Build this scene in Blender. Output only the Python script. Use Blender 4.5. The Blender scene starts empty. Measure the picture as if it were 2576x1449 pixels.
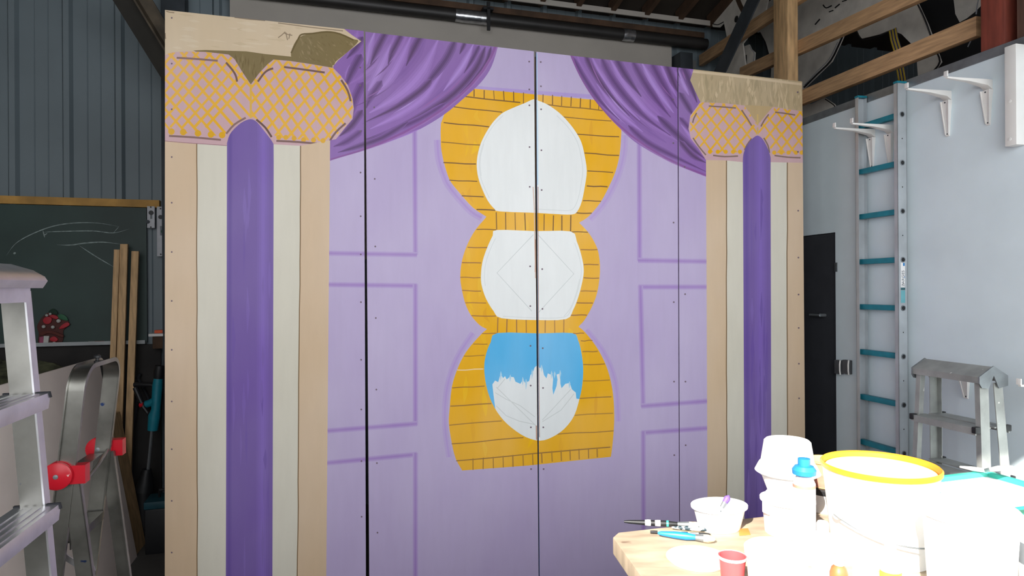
import bpy, bmesh, math, random
from mathutils import Vector as V, Matrix, geometry
random.seed(7)
S = bpy.context.scene
COL = S.collection
FPX = 1650.0; CX, CY = 1288.0, 724.5; CAMH = 1.76; ROLL = 0.006
RT = V((1, 0, -ROLL)).normalized(); FW = V((0, 1, 0)); UPV = RT.cross(FW)

def lin(c):
    return tuple(((x/255)/12.92 if x/255 <= .04045 else ((x/255+.055)/1.055)**2.4) for x in c)

# ---------------------------------------------------------------- camera
cd = bpy.data.cameras.new('camera'); cam = bpy.data.objects.new('camera', cd); COL.objects.link(cam)
cd.sensor_fit = 'HORIZONTAL'; cd.sensor_width = 36; cd.lens = 36*FPX/2576; cd.clip_start = .05; cd.clip_end = 200
M = Matrix.Identity(4)
for i, v in enumerate((RT, UPV, -FW)):
    for k in range(3): M[k][i] = v[k]
M.translation = (0, 0, CAMH); cam.matrix_world = M
S.camera = cam

# ---------------------------------------------------------------- frames of the room (metres)
TH = math.atan2(.0864, 469.9/FPX)
D = V((math.cos(TH), math.sin(TH), 0)); N = V((-math.sin(TH), math.cos(TH), 0))      # along / away from backdrop
D2 = V((-.2576, 1, 0)).normalized(); NW = V((-D2.y, D2.x, 0)); E = -NW                 # along right wall / out of it
Z = V((0, 0, 1))
C0 = V((0, 0, CAMH))
def ray(u, v): return (RT*((u-CX)/FPX) + FW - UPV*((v-CY)/FPX))
def at(u, v, y): return C0 + ray(u, v)*y                       # point at depth y
def on(u, v, p, nrm):                                          # point on a real plane
    r = ray(u, v); return C0 + r*((p-C0).dot(nrm)/r.dot(nrm))
PB = V(((415-CX)/FPX*3.2, 3.2, 0))                           # backdrop foot, left
QB = PB.dot(N)
QW = 5.48                                                      # back wall
PW = N*QW
PR = V((2.285, 3.82, 0))                                       # right wall
def bd(u, v):
    p = on(u, v, PB, N); return (p.dot(D), p.z)
def bw(u, v, off=0): return on(u, v, PW-N*off, N)
def rw(u, v, off=0): return on(u, v, PR+NW*off, NW)
TABH = .96
def tb(u, v, h=TABH): return on(u, v, V((0, 0, h)), Z)

# ---------------------------------------------------------------- materials
def mat(name, rgb, rough=.6, metal=0., var=.10, scale=6., stretch=(1, 1, 1), bump=0., rgb2=None, trans=0., spec=.5, stain=None):
    m = bpy.data.materials.new(name); m.use_nodes = True; nt = m.node_tree; b = nt.nodes['Principled BSDF']
    b.inputs['Roughness'].default_value = rough; b.inputs['Metallic'].default_value = metal
    b.inputs['Specular IOR Level'].default_value = spec
    if trans: b.inputs['Transmission Weight'].default_value = trans
    tc = nt.nodes.new('ShaderNodeTexCoord'); mp = nt.nodes.new('ShaderNodeMapping'); mp.inputs['Scale'].default_value = stretch
    nt.links.new(tc.outputs['Object'], mp.inputs[0])
    nz = nt.nodes.new('ShaderNodeTexNoise'); nz.inputs['Scale'].default_value = scale; nz.inputs['Detail'].default_value = 5
    nt.links.new(mp.outputs[0], nz.inputs['Vector'])
    cr = nt.nodes.new('ShaderNodeValToRGB'); c = lin(rgb)
    c2 = lin(rgb2) if rgb2 else tuple(max(0, x*(1-2.2*var)) for x in c)
    c1 = c if rgb2 else tuple(min(1, x*(1+var)) for x in c)
    cr.color_ramp.elements[0].position = .32; cr.color_ramp.elements[1].position = .68
    cr.color_ramp.elements[0].color = (*c2, 1); cr.color_ramp.elements[1].color = (*c1, 1)
    nt.links.new(nz.outputs['Fac'], cr.inputs[0])
    out = cr.outputs[0]
    if stain:
        n2 = nt.nodes.new('ShaderNodeTexNoise'); n2.inputs['Scale'].default_value = stain[1]; n2.inputs['Detail'].default_value = 3
        nt.links.new(tc.outputs['Object'], n2.inputs['Vector'])
        r2 = nt.nodes.new('ShaderNodeValToRGB'); r2.color_ramp.elements[0].position = stain[2]; r2.color_ramp.elements[1].position = stain[2]+.03
        nt.links.new(n2.outputs['Fac'], r2.inputs[0])
        mx = nt.nodes.new('ShaderNodeMix'); mx.data_type = 'RGBA'
        nt.links.new(r2.outputs[0], mx.inputs[0]); nt.links.new(out, mx.inputs[6]); mx.inputs[7].default_value = (*lin(stain[0]), 1)
        out = mx.outputs[2]
    nt.links.new(out, b.inputs['Base Color'])
    if bump:
        bp = nt.nodes.new('ShaderNodeBump'); bp.inputs['Strength'].default_value = bump; bp.inputs['Distance'].default_value = .004
        nt.links.new(nz.outputs['Fac'], bp.inputs['Height']); nt.links.new(bp.outputs[0], b.inputs['Normal'])
    return m
def paint_mat():
    m = bpy.data.materials.new('scenic_paint'); m.use_nodes = True; nt = m.node_tree; b = nt.nodes['Principled BSDF']
    b.inputs['Roughness'].default_value = .55; b.inputs['Specular IOR Level'].default_value = .25
    a = nt.nodes.new('ShaderNodeAttribute'); a.attribute_name = 'paint'
    tc = nt.nodes.new('ShaderNodeTexCoord')
    def noise(sc, st, det):
        mp = nt.nodes.new('ShaderNodeMapping'); mp.inputs['Scale'].default_value = st
        nt.links.new(tc.outputs['Object'], mp.inputs[0]); n = nt.nodes.new('ShaderNodeTexNoise')
        n.inputs['Scale'].default_value = sc; n.inputs['Detail'].default_value = det; nt.links.new(mp.outputs[0], n.inputs['Vector']); return n
    n1 = noise(14, (2.2, 2.2, .35), 6); n2 = noise(1.8, (1, 1, .6), 3)
    def rng(n, lo, hi):
        r = nt.nodes.new('ShaderNodeMapRange'); r.inputs[1].default_value = .3; r.inputs[2].default_value = .7
        r.inputs[3].default_value = lo; r.inputs[4].default_value = hi; nt.links.new(n.outputs['Fac'], r.inputs[0]); return r
    r1 = rng(n1, .982, 1.018); r2 = rng(n2, .955, 1.045); r3 = rng(n2, 1.10, .92)
    mu = nt.nodes.new('ShaderNodeMath'); mu.operation = 'MULTIPLY'; nt.links.new(r1.outputs[0], mu.inputs[0]); nt.links.new(r2.outputs[0], mu.inputs[1])
    hs = nt.nodes.new('ShaderNodeHueSaturation'); nt.links.new(mu.outputs[0], hs.inputs['Value']); nt.links.new(r3.outputs[0], hs.inputs['Saturation'])
    nt.links.new(a.outputs['Color'], hs.inputs['Color']); nt.links.new(hs.outputs[0], b.inputs['Base Color'])
    bp = nt.nodes.new('ShaderNodeBump'); bp.inputs['Strength'].default_value = .08; bp.inputs['Distance'].default_value = .002
    nt.links.new(n1.outputs['Fac'], bp.inputs['Height']); nt.links.new(bp.outputs[0], b.inputs['Normal'])
    return m
m_paint = paint_mat()
m_ply = mat('plywood_edge', (150, 120, 85), .7)
m_timber = mat('pine_timber', (205, 168, 122), .65, var=.14, scale=5, stretch=(9, 9, 1.2), bump=.2)
m_timber_h = mat('pine_rail', (196, 158, 118), .65, var=.13, scale=5, stretch=(1.2, 1.2, 14), bump=.2)
m_oldwood = mat('aged_rafter', (80, 58, 41), .8, var=.2, scale=6)
m_roof = mat('dark_roof_boarding', (52, 44, 36), .9, var=.2, scale=3)
m_floor = mat('concrete_floor', (84, 82, 79), .8, var=.12, scale=3, bump=.2)
m_metalwall = mat('painted_steel_cladding', (112, 124, 130), .5, var=.04, scale=2)
m_wall = mat('grey_painted_wall', (222, 236, 243), .75, var=.02, scale=4, bump=.03)
m_wall_dark = mat('dark_blockwork', (150, 146, 140), .9, var=.1)
m_lining = mat('lining_board', (172, 166, 158), .8, var=.03, scale=3)
m_board = mat('chalkboard_green', (46, 66, 62), .55, var=.15, scale=2)
m_chalk = mat('chalk', (150, 165, 162), .9, var=.2, scale=40)
m_alu = mat('aluminium', (205, 205, 208), .34, .9, var=.08, scale=12)
m_alu_dull = mat('dull_aluminium', (150, 149, 143), .36, .95, var=.16, scale=7, stain=((60, 80, 130), 14, .72))
m_alu_paint = mat('paint_spattered_aluminium', (172, 175, 172), .5, .35, var=.12, scale=9, stain=((225, 225, 220), 22, .70))
m_lad = mat('ladder_aluminium', (192, 198, 202), .45, .5, var=.06, scale=8)
m_teal = mat('teal_paint', (20, 128, 148), .5, var=.08, scale=20)
m_red = mat('red_plastic', (196, 22, 40), .35, var=.05, scale=10, stain=((235, 225, 220), 22, .74))
m_black = mat('black_plastic', (28, 29, 32), .5, var=.1)
m_rubber = mat('black_rubber', (32, 34, 40), .8, var=.1)
m_white = mat('white_enamel', (232, 231, 228), .4, var=.02)
m_wplastic = mat('white_plastic', (240, 240, 240), .45, var=.02)
m_steel = mat('grey_steel', (62, 68, 74), .6, .3, var=.12)
m_brownsteel = mat('brown_steel', (86, 76, 62), .6, .2, var=.25, scale=8)
m_galv = mat('galvanised', (150, 156, 160), .4, .7, var=.12, scale=10)
m_pipe = mat('black_pipe', (40, 38, 37), .5, var=.15)
m_foil = mat('silver_tape', (190, 192, 196), .25, .9, var=.15, scale=30, bump=.5)
m_redpost = mat('red_oxide_post', (126, 58, 44), .7, var=.14, scale=5, stretch=(6, 6, 1))
m_brownpost = mat('brown_post', (92, 66, 54), .75, var=.2, scale=5, stretch=(6, 6, 1))
m_cow = mat('white_cutout_paint', (214, 209, 200), .8, var=.08, scale=8)
m_cowblack = mat('black_cutout_paint', (26, 26, 28), .7)
m_door = mat('dark_door', (56, 58, 64), .6, var=.06)
m_socket = mat('grey_socket', (88, 90, 94), .5)
m_pink = mat('pale_pink_board', (248, 232, 224), .75, var=.05, scale=2)
m_olive = mat('olive_cloth', (74, 76, 54), .95, var=.35, scale=16, bump=.6)
m_green = mat('dark_green', (34, 92, 60), .6); m_fred = mat('festive_red', (172, 30, 44), .6)
m_tabletop = mat('worn_table_board', (176, 158, 136), .7, var=.14, scale=4, stretch=(1.5, 5, 1), bump=.2, stain=((120, 100, 84), 6, .70))
m_orange = mat('orange_plastic', (240, 150, 40), .45, var=.04)
m_blue = mat('blue_plastic', (40, 130, 200), .4, var=.05)
m_cyan = mat('turquoise_plastic', (60, 178, 160), .45, var=.04)
m_brownpl = mat('brown_plastic', (190, 110, 66), .45, var=.05)
m_grey = mat('grey_label', (120, 126, 132), .6)
m_purple = mat('purple_paint', (112, 84, 160), .6)
m_skin = mat('salmon_paint', (210, 140, 118), .6, var=.1, scale=30)
m_bristle = mat('bristle', (206, 190, 160), .9, var=.2, scale=60)
m_yellow = mat('yellow_plastic', (235, 205, 70), .5)
m_speck = mat('speckled_handle', (226, 226, 220), .5, stain=((40, 60, 70), 60, .5))

# ---------------------------------------------------------------- mesh building
class MB:
    def __init__(s): s.v = []; s.f = []; s.mi = []
    def add(s, vs, fs, k=0):
        b = len(s.v); s.v += [V(p) for p in vs]; s.f += [tuple(b+i for i in f) for f in fs]; s.mi += [k]*len(fs); return s
    def hexa(s, o, a, b, c, k=0):
        o = V(o); p = [o, o+a, o+a+b, o+b, o+c, o+a+c, o+a+b+c, o+b+c]
        return s.add(p, [(0, 3, 2, 1), (4, 5, 6, 7), (0, 1, 5, 4), (1, 2, 6, 5), (2, 3, 7, 6), (3, 0, 4, 7)], k)
    def beam(s, p, q, w, t, k=0):                              # bar from p to q, w and t full cross vectors
        return s.hexa(V(p)-w/2-t/2, V(q)-V(p), w, t, k)
    def prism(s, pts, off, k=0):
        n = len(pts); pts = [V(p) for p in pts]
        return s.add(pts+[p+off for p in pts], [tuple(range(n))[::-1], tuple(range(n, 2*n))]+[(i, (i+1) % n, n+(i+1) % n, n+i) for i in range(n)], k)
    def tube(s, pts, r, n=10, k=0, cap=True):
        pts = [V(p) for p in pts]; rs = r if isinstance(r, (list, tuple)) else [r]*len(pts); vs = []; fs = []
        ref = None
        for i, p in enumerate(pts):
            t = (pts[min(i+1, len(pts)-1)]-pts[max(i-1, 0)]).normalized()
            if ref is None: ref = t.orthogonal().normalized()
            ref = (ref-t*ref.dot(t)).normalized(); bi = t.cross(ref)
            vs += [p+(ref*math.cos(2*math.pi*j/n)+bi*math.sin(2*math.pi*j/n))*rs[i] for j in range(n)]
        for i in range(len(pts)-1):
            for j in range(n): fs.append((i*n+j, i*n+(j+1) % n, (i+1)*n+(j+1) % n, (i+1)*n+j))
        if cap: fs += [tuple(range(n))[::-1], tuple(range((len(pts)-1)*n, len(pts)*n))]
        return s.add(vs, fs, k)
    def sweep(s, pts, w, nrm_f, t, k=0):                       # flat bar: constant width vector w, thickness t along path normal
        pts = [V(p) for p in pts]; vs = []; fs = []; m = len(pts)
        for i, p in enumerate(pts):
            tg = (pts[min(i+1, m-1)]-pts[max(i-1, 0)]).normalized(); nr = w.cross(tg).normalized()*t
            vs += [p, p+w, p+w+nr, p+nr]
        for i in range(m-1):
            for j in range(4): fs.append((i*4+j, i*4+(j+1) % 4, (i+1)*4+(j+1) % 4, (i+1)*4+j))
        fs += [(3, 2, 1, 0), tuple(range((m-1)*4, m*4))]
        return s.add(vs, fs, k)
    def lathe(s, c, prof, n=40, ax=Z, sx=1., k=0, ph=0., sy=1.):
        c = V(c); a = ax.orthogonal().normalized() if abs(ax.z) < .99 else D.copy(); b = ax.cross(a); vs = []; fs = []; m = len(prof)
        for r, h in prof:
            vs += [c+ax*h+(a*math.cos(2*math.pi*j/n+ph)*sx+b*math.sin(2*math.pi*j/n+ph)*sy)*max(r, 1e-4) for j in range(n)]
        for i in range(m-1):
            for j in range(n): fs.append((i*n+j, i*n+(j+1) % n, (i+1)*n+(j+1) % n, (i+1)*n+j))
        ring = m > 2 and math.hypot(prof[0][0]-prof[-1][0], prof[0][1]-prof[-1][1]) < .012
        if ring and prof[-1][0] > .02: return s.add(vs, fs, k)
        if prof[0][0] > 0: fs.append(tuple(range(n))[::-1])
        if prof[-1][0] > 0: fs.append(tuple(range((m-1)*n, m*n)))
        return s.add(vs, fs, k)
ROOTLOC = {}
def mesh_obj(name, mb, mats, parent=None, loc=None, bev=0., smooth=True):
    if not isinstance(mats, (list, tuple)): mats = [mats]
    if parent is not None:
        r = parent
        while r.parent: r = r.parent
        base = ROOTLOC[r.name]
    else:
        if loc is None:
            lo = [min(v[i] for v in mb.v) for i in range(3)]; hi = [max(v[i] for v in mb.v) for i in range(3)]
            loc = V(((lo[0]+hi[0])/2, (lo[1]+hi[1])/2, lo[2]))
        base = V(loc)
    me = bpy.data.meshes.new(name); me.from_pydata([v-base for v in mb.v], [], mb.f)
    for m in mats: me.materials.append(m)
    for p, k in zip(me.polygons, mb.mi): p.material_index = k
    bm = bmesh.new(); bm.from_mesh(me); bmesh.ops.remove_doubles(bm, verts=bm.verts, dist=1e-6) if bev == 0 else None
    bmesh.ops.recalc_face_normals(bm, faces=bm.faces)
    if bev: bmesh.ops.bevel(bm, geom=[e for e in bm.edges if e.is_manifold and e.calc_face_angle(0) > .6], offset=bev, segments=2, affect='EDGES', profile=.6, clamp_overlap=True)
    bm.to_mesh(me); bm.free()
    if smooth:
        me.polygons.foreach_set('use_smooth', [True]*len(me.polygons)); me.set_sharp_from_angle(angle=math.radians(32))
    o = bpy.data.objects.new(name, me); COL.objects.link(o)
    if parent is None: o.location = base; ROOTLOC[o.name] = base
    else: o.parent = parent
    return o
def tag(o, label, cat, group=None):
    o['label'] = label; o['category'] = cat
    if group: o['group'] = group
    return o
def struct(name, mb, m, **k):
    o = mesh_obj(name, mb, m, **k); o['kind'] = 'structure'; return o
def thing(name, label, cat, loc, group=None):
    o = bpy.data.objects.new(name, None); COL.objects.link(o); o.location = loc; o.empty_display_size = .1
    ROOTLOC[o.name] = V(loc); return tag(o, label, cat, group)
def single(name, label, cat, mb, m, group=None, **k): return tag(mesh_obj(name, mb, m, **k), label, cat, group)
def part(name, mb, m, parent, label=None, **k):
    o = mesh_obj(name, mb, m, parent, **k)
    if label: o['label'] = label
    return o
def fl(p): p = V(p); return V((p.x, p.y, 0))

# ================================================================ THE SETTING
mb = MB(); mb.hexa(D*-6+N*-5+V((0, 0, -.1)), D*14, N*11.5, Z*.1); struct('floor', mb, m_floor)
# back wall: box-profile steel sheet
mb = MB(); prof = []; s0 = bw(35, 300).dot(D); per = .333; s = s0-per*6
while s < 6.5:
    prof += [(s-.035, 0), (s-.018, .035), (s+.018, .035), (s+.035, 0), (s+.12, 0), (s+.125, -.004), (s+.13, 0), (s+.205, 0), (s+.21, -.004), (s+.215, 0)]; s += per
pts = [D*a+N*(QW-b) for a, b in prof]; n = len(pts)
mb.add(pts+[p+Z*4.6 for p in pts], [(i, i+1, n+i+1, n+i) for i in range(n-1)])
mb.hexa(D*prof[0][0]+N*(QW+.02), D*(prof[-1][0]-prof[0][0]), N*.05, Z*4.6)
struct('wall_back', mb, m_metalwall, smooth=False)
# roof slope
SL = .25; CH = 4.24
def roofh(q): return CH+SL*(QW-q)
mb = MB(); o = D*-6+N*(QW+.1)+Z*roofh(QW+.1); mb.hexa(o, D*14, -N*6.6+Z*6.6*SL, Z*.1); struct('ceiling', mb, m_roof)
# left wall (outside the frame)
pl = V((-4.25, 4.5, 0)); mb = MB(); mb.hexa(pl+D2*1.6, -D2*6.4, NW*.12, Z*6); struct('wall_left', mb, m_wall_dark)
# right wall with its doorway
WT = 2.93
mb = MB()
dr0 = rw(2103, 900).dot(D2); dr1 = dr0+.85; dh = rw(2060, 589).z
w0 = -.9; w1 = 5.45; off = PR.dot(NW)
def RW(a, h, b=0): return D2*a+NW*(off+b)+Z*h
mb.hexa(RW(w0, 0), D2*(dr0-w0), -NW*.1, Z*WT); mb.hexa(RW(dr1, 0), D2*(w1-dr1), -NW*.1, Z*WT)
mb.hexa(RW(dr0, dh), D2*(dr1-dr0), -NW*.1, Z*(WT-dh))
struct('wall_right', mb, m_wall, smooth=False)
mb = MB(); mb.hexa(RW(w0, WT, -.105), D2*(w1-w0), NW*.112, Z*.018); mb.hexa(RW(w0, WT-.03, .001), D2*(w1-w0), NW*.006, Z*.03)
struct('trim_1', mb, m_galv)
# mezzanine floor and its outer wall
mb = MB(); mb.hexa(RW(w0, WT-.14, -.1), D2*(w1-w0+.4), -NW*3.2, Z*.12); struct('floor_loft', mb, m_roof)
mb = MB(); mb.hexa(RW(w0-.5, 0, -3.3), D2*(w1-w0+1.2), -NW*.1, Z*6.2); struct('wall_loft', mb, m_roof)
# camera side: unseen wall, its opening and parapet shaped to steer the daylight
QE = -.5; PAR = 1.35  # parapet height, added to dim the lower backdrop
OS0, OS1, OH = -1.95, 3.1, 3.72
mb = MB(); mb.hexa(D*-5+N*(QE-.15), D*(OS0+5), N*.15, Z*6); mb.hexa(D*OS1+N*(QE-.15), D*4.5, N*.15, Z*6)
mb.hexa(D*OS0+N*(QE-.15)+Z*OH, D*(OS1-OS0), N*.15, Z*(6-OH)); mb.hexa(D*OS0+N*(QE-.15), D*(OS1-OS0), N*.15, Z*PAR); struct('wall_front', mb, m_wall_dark)

# dark door in the right wall
mb = MB(); mb.hexa(RW(dr0+.004, .005, -.012), D2*(dr1-dr0-.008), -NW*.05, Z*(dh-.01))
door = struct('door_1', mb, m_door)
ROOTLOC[door.name] = V(door.location)
hp = rw(2072, 793); mb = MB(); mb.tube([hp-NW*.012, hp+NW*.03], .012); mb.tube([hp+NW*.03, hp+NW*.03+D2*.1], .008); part('door_handle', mb, m_galv, door)
hp = rw(2105, 672); mb = MB(); mb.hexa(hp-D2*.008-Z*.03+NW*.001, D2*.02, NW*.006, Z*.06); part('door_hinge', mb, m_galv, door)
# timber rail along the top of the chalkboard
a = bw(-60, 503, .04); b = bw(402, 510, .04); hh = (a.z+b.z)/2
mb = MB(); mb.hexa(D*a.dot(D)+N*(QW-.06)+Z*(hh-.03), D*(b.dot(D)-a.dot(D)), N*.055, Z*.055); struct('trim_2', mb, mat('yellowed_batten', (190, 145, 75), .7, var=.15))

# ================================================================ THE PAINTED BACKDROP
def lerp(a, b, t): return tuple(x+(y-x)*t for x, y in zip(a, b))
def catmull(pts, sub=5, closed=False):
    out = []; n = len(pts); R = range(n if closed else n-1)
    for i in R:
        g = (lambda k: pts[k % n]) if closed else (lambda k: pts[max(0, min(n-1, k))])
        p0, p1, p2, p3 = g(i-1), g(i), g(i+1), g(i+2)
        for j in range(sub):
            t = j/sub
            out.append(tuple(.5*(2*p1[k]+(p2[k]-p0[k])*t+(2*p0[k]-5*p1[k]+4*p2[k]-p3[k])*t*t+(3*p1[k]-p0[k]-3*p2[k]+p3[k])*t**3) for k in (0, 1)))
    if not closed: out.append(tuple(pts[-1]))
    return out
LAY = []   # (pixel polygon, colour, clip layer)
def poly(pts, col, clip=None):
    LAY.append(([tuple(p) for p in pts], col, clip)); return len(LAY)-1
def ribbon(pts, w, w1=None, taper=0.):
    n = len(pts); L = []; R_ = []
    for i, p in enumerate(pts):
        a = pts[max(0, i-1)]; b = pts[min(n-1, i+1)]; dx, dy = b[0]-a[0], b[1]-a[1]; l = math.hypot(dx, dy) or 1
        t = i/max(1, n-1); ww = (w+((w1 if w1 is not None else w)-w)*t)/2
        if taper: ww *= max(.12, min(1, (min(t, 1-t)/taper if taper > 0 else min((t+.02)/.14, (1-t)/-taper))))
        L.append((p[0]-dy/l*ww, p[1]+dx/l*ww)); R_.append((p[0]+dy/l*ww, p[1]-dx/l*ww))
    return L+R_[::-1]
def line(pts, w, col, clip=None, **k): return poly(ribbon(pts, w, **k), col, clip)
def soft(pts, w, col, base, clip=None, steps=3, **k):
    for i in range(steps):
        t = (i+1)/steps; line(pts, w*(1.35-.95*(i/(max(1, steps-1)))), lerp(base, col, t), clip, **k)
def disc(x, y, r, col, clip=None, n=9): poly([(x+r*math.cos(2*math.pi*i/n), y+r*math.sin(2*math.pi*i/n)) for i in range(n)], col, clip)
def cr(org, sc): return lambda pts: [(org[0]+x/sc, org[1]+y/sc) for x, y in pts]
BOT = 1449
# panel outlines (pixel corners; lower ends are carried on to the floor below)
def topy(u): return 25+(u-415)*(205-25)/(2018-415)
edges = [((415, 25), (414.5, BOT)), ((915, 78), (920.5, BOT)), ((919, 80), (929, BOT)), ((1343, 129), (1355, BOT)), ((1349, 130), (1357.5, BOT)), ((1704, 170), (1709, BOT)), ((1706.5, 170), (1711, BOT)), ((2018, 205), (2028, BOT))]
LILAC = (182, 168, 202); LIL_D = (158, 130, 190); VIO = (117, 95, 159); TAN = (205, 181, 154); CREAM = (209, 204, 190)
PINK = (196, 163, 168); GOLD = (204, 184, 156); OLIVE = (124, 108, 72); LATT = (224, 172, 66); DK = (104, 82, 66); CUR = (138, 103, 168)
ORA = (228, 172, 52); WHT = (227, 229, 229); SKY = (98, 178, 226); PEN = (112, 80, 52)
# big soft variations of the lilac coat
BIGB = 2200
base = poly([(380, -80), (2080, -80), (2080, BIGB), (380, BIGB)], LILAC)
# ghosted painted wall panels (lines)
for pts in ([(1043, 320), (1045, 641)], [(826, 637), (1049, 641)], [(826, 716), (1049, 719)], [(1045, 715), (1045, 1070)], [(824, 1084), (1049, 1066)],
            [(820, 1165), (1049, 1143)], [(1045, 1139), (1045, BIGB)], [(1608, 350), (1609, 656)], [(1605, 655), (1780, 658)], [(1606, 722), (1780, 722)],
            [(1611, 719), (1618, 1024)], [(1613, 1022), (1782, 1009)], [(1614, 1089), (1782, 1077)], [(1618, 1085), (1622, BIGB)]):
    soft(pts, 10, LIL_D, LILAC)
# fainter brush halo round the orange frame
halo = [(1100, 352), (1104, 400), (1116, 440), (1128, 466), (1153, 498), (1185, 532), (1212, 548)]
soft(catmull(halo, 4), 13, (170, 146, 200), LILAC, steps=2)
soft(catmull([(1572, 340), (1569, 390), (1557, 436), (1540, 476), (1516, 516), (1484, 552)], 4), 12, (174, 152, 203), LILAC, steps=2)
soft(catmull([(1190, 838), (1150, 900), (1125, 975), (1119, 1065), (1130, 1150)], 4), 11, (172, 150, 202), LILAC, steps=2)
soft(catmull([(1475, 830), (1518, 885), (1548, 960), (1556, 1060)], 4), 10, (174, 152, 203), LILAC, steps=2)
line([(1170, 219), (1330, 232), (1490, 243)], 10, (170, 150, 203))
# orange onion-domed frame
A = cr((1080, 200), 3.623); B = cr((1080, 520), 4.2615); C = cr((1080, 800), 3.623)
left = catmull(A([(400, 90), (135, 320), (105, 550), (120, 700), (160, 850), (200, 940), (290, 1050), (400, 1170), (520, 1250)]), 3)[3:]
left += catmull(B([(612, 112), (500, 240), (410, 400), (350, 580), (332, 760), (355, 920), (390, 1050), (450, 1170), (540, 1270), (618, 1312)]), 3)[1:]
left += catmull(C([(525, 102), (480, 140), (380, 250), (310, 350), (250, 480), (205, 630), (185, 830), (178, 960), (205, 1140), (240, 1280), (300, 1390)]), 3)[1:]
right = catmull(C([(1655, 1265), (1670, 1150), (1685, 950), (1680, 750), (1655, 580), (1610, 430), (1540, 290), (1470, 190), (1400, 110), (1360, 82)]), 3)
right += catmull(B([(1597, 1284), (1660, 1220), (1740, 1080), (1800, 920), (1830, 700), (1815, 500), (1770, 380), (1700, 270), (1607, 172)]), 3)[1:]
right += catmull(A([(1363, 1305), (1450, 1250), (1560, 1120), (1640, 970), (1700, 830), (1735, 680), (1748, 520), (1745, 400), (1700, 250)]), 3)[1:]
orange = poly(A([(60, 380)])[:0] + [(1117, 225)]*0 + [(1180, 222)] + left + C([(900, 1345)]) + right + [(1545, 256)], ORA)
for _ in range(60):
    x = random.uniform(1120, 1550); y = random.uniform(240, 1150); l = random.uniform(25, 70); w = random.uniform(6, 16)
    line(catmull([(x, y), (x+random.uniform(-6, 6), y+l*.5), (x+random.uniform(-10, 10), y+l)], 3), w, lerp(ORA, random.choice([(232, 184, 62), (220, 160, 52), (234, 186, 40)]), random.uniform(.3, .8)), orange, taper=.4)
def pen(F, L, w=2.6, col=PEN, clip=None):
    for x0, y0, x1, y1 in L:
        q = F([(x0, y0), ((2*x0+x1)/3, (2*y0+y1)/3+random.uniform(-4, 4)), ((x0+2*x1)/3, (y0+2*y1)/3+random.uniform(-4, 4)), (x1, y1)])
        line(catmull(q, 2), w*random.uniform(.85, 1.2), lerp(col, ORA, random.uniform(0, .3)), clip)
pen(A, [(330, 155, 830, 210), (408, 90, 408, 157), (500, 97, 500, 172), (586, 100, 592, 185), (676, 104, 682, 192), (768, 110, 770, 202), (858, 118, 858, 228), (1037, 135, 1035, 217), (1123, 140, 1123, 230), (1207, 148, 1205, 240), (1294, 155, 1290, 246), (1379, 168, 1375, 256), (1467, 180, 1466, 266), (1545, 230, 1543, 276), (1070, 228, 1580, 284),
        (222, 248, 665, 298), (130, 392, 545, 432), (110, 570, 462, 597), (128, 757, 425, 770), (182, 917, 437, 928), (295, 1060, 495, 1070), (430, 1185, 600, 1192),
        (1210, 340, 1660, 378), (1345, 498, 1730, 522), (1415, 670, 1728, 692), (1440, 833, 1675, 848), (1435, 970, 1625, 978), (1400, 1105, 1565, 1110), (1340, 1215, 1480, 1218),
        (610, 1210, 614, 1368), (695, 1212, 697, 1370), (781, 1215, 785, 1372), (870, 1218, 876, 1374), (1047, 1228, 1045, 1375), (1132, 1238, 1128, 1378), (1208, 1240, 1208, 1382), (1290, 1236, 1287, 1384), (430, 1367, 610, 1370), (1295, 1390, 1445, 1392)])
pen(B, [(410, 435, 622, 438), (350, 600, 555, 603), (332, 757, 548, 760), (352, 897, 555, 905), (385, 1030, 610, 1033), (450, 1168, 715, 1172), (1622, 460, 1803, 460), (1655, 622, 1815, 622), (1655, 762, 1820, 765), (1622, 905, 1793, 905), (1578, 1030, 1753, 1033), (1510, 1163, 1690, 1163),
        (735, 1190, 731, 1350), (833, 1205, 829, 1350), (935, 1208, 937, 1352), (1038, 1212, 1040, 1352), (1243, 1212, 1241, 1352), (1343, 1208, 1345, 1352), (1443, 1200, 1441, 1352), (565, 1360, 735, 1357), (1540, 1357, 1660, 1357)], col=(150, 104, 66))
pen(C, [(400, 238, 530, 238), (315, 348, 503, 340), (208, 637, 503, 620), (192, 803, 565, 780), (182, 977, 660, 938), (203, 1147, 858, 1090), (1380, 207, 1488, 205), (1395, 307, 1535, 303), (1402, 423, 1600, 418), (1402, 573, 1645, 565), (1370, 733, 1660, 718), (1322, 888, 1675, 868), (1145, 1060, 1680, 1028),
        (245, 1302, 943, 1236), (943, 1236, 1650, 1177), (398, 1280, 398, 1385), (492, 1272, 490, 1378), (582, 1265, 584, 1370), (672, 1255, 674, 1362), (761, 1248, 763, 1357), (853, 1240, 857, 1348), (941, 1232, 945, 1340), (1023, 1225, 1028, 1322), (1115, 1212, 1120, 1310), (1201, 1205, 1204, 1303), (1282, 1200, 1285, 1295), (1364, 1192, 1366, 1288), (1450, 1190, 1452, 1280), (1529, 1180, 1531, 1270)], col=(150, 110, 60))
pen(C, [(255, 474, 490, 465)], w=3.2, col=(236, 205, 160))
egg = A([(950, 180), (870, 215), (760, 260), (660, 310), (580, 390), (520, 480), (470, 580), (440, 690), (432, 790), (445, 890), (475, 980), (530, 1100), (595, 1180), (645, 1202), (960, 1215), (1150, 1226), (1300, 1230), (1350, 1200), (1390, 1110), (1420, 960), (1435, 830), (1415, 690), (1385, 570), (1330, 470), (1260, 380), (1180, 300), (1080, 230), (1000, 195)])
e1 = poly(catmull(egg, 3, True), WHT)
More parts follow.
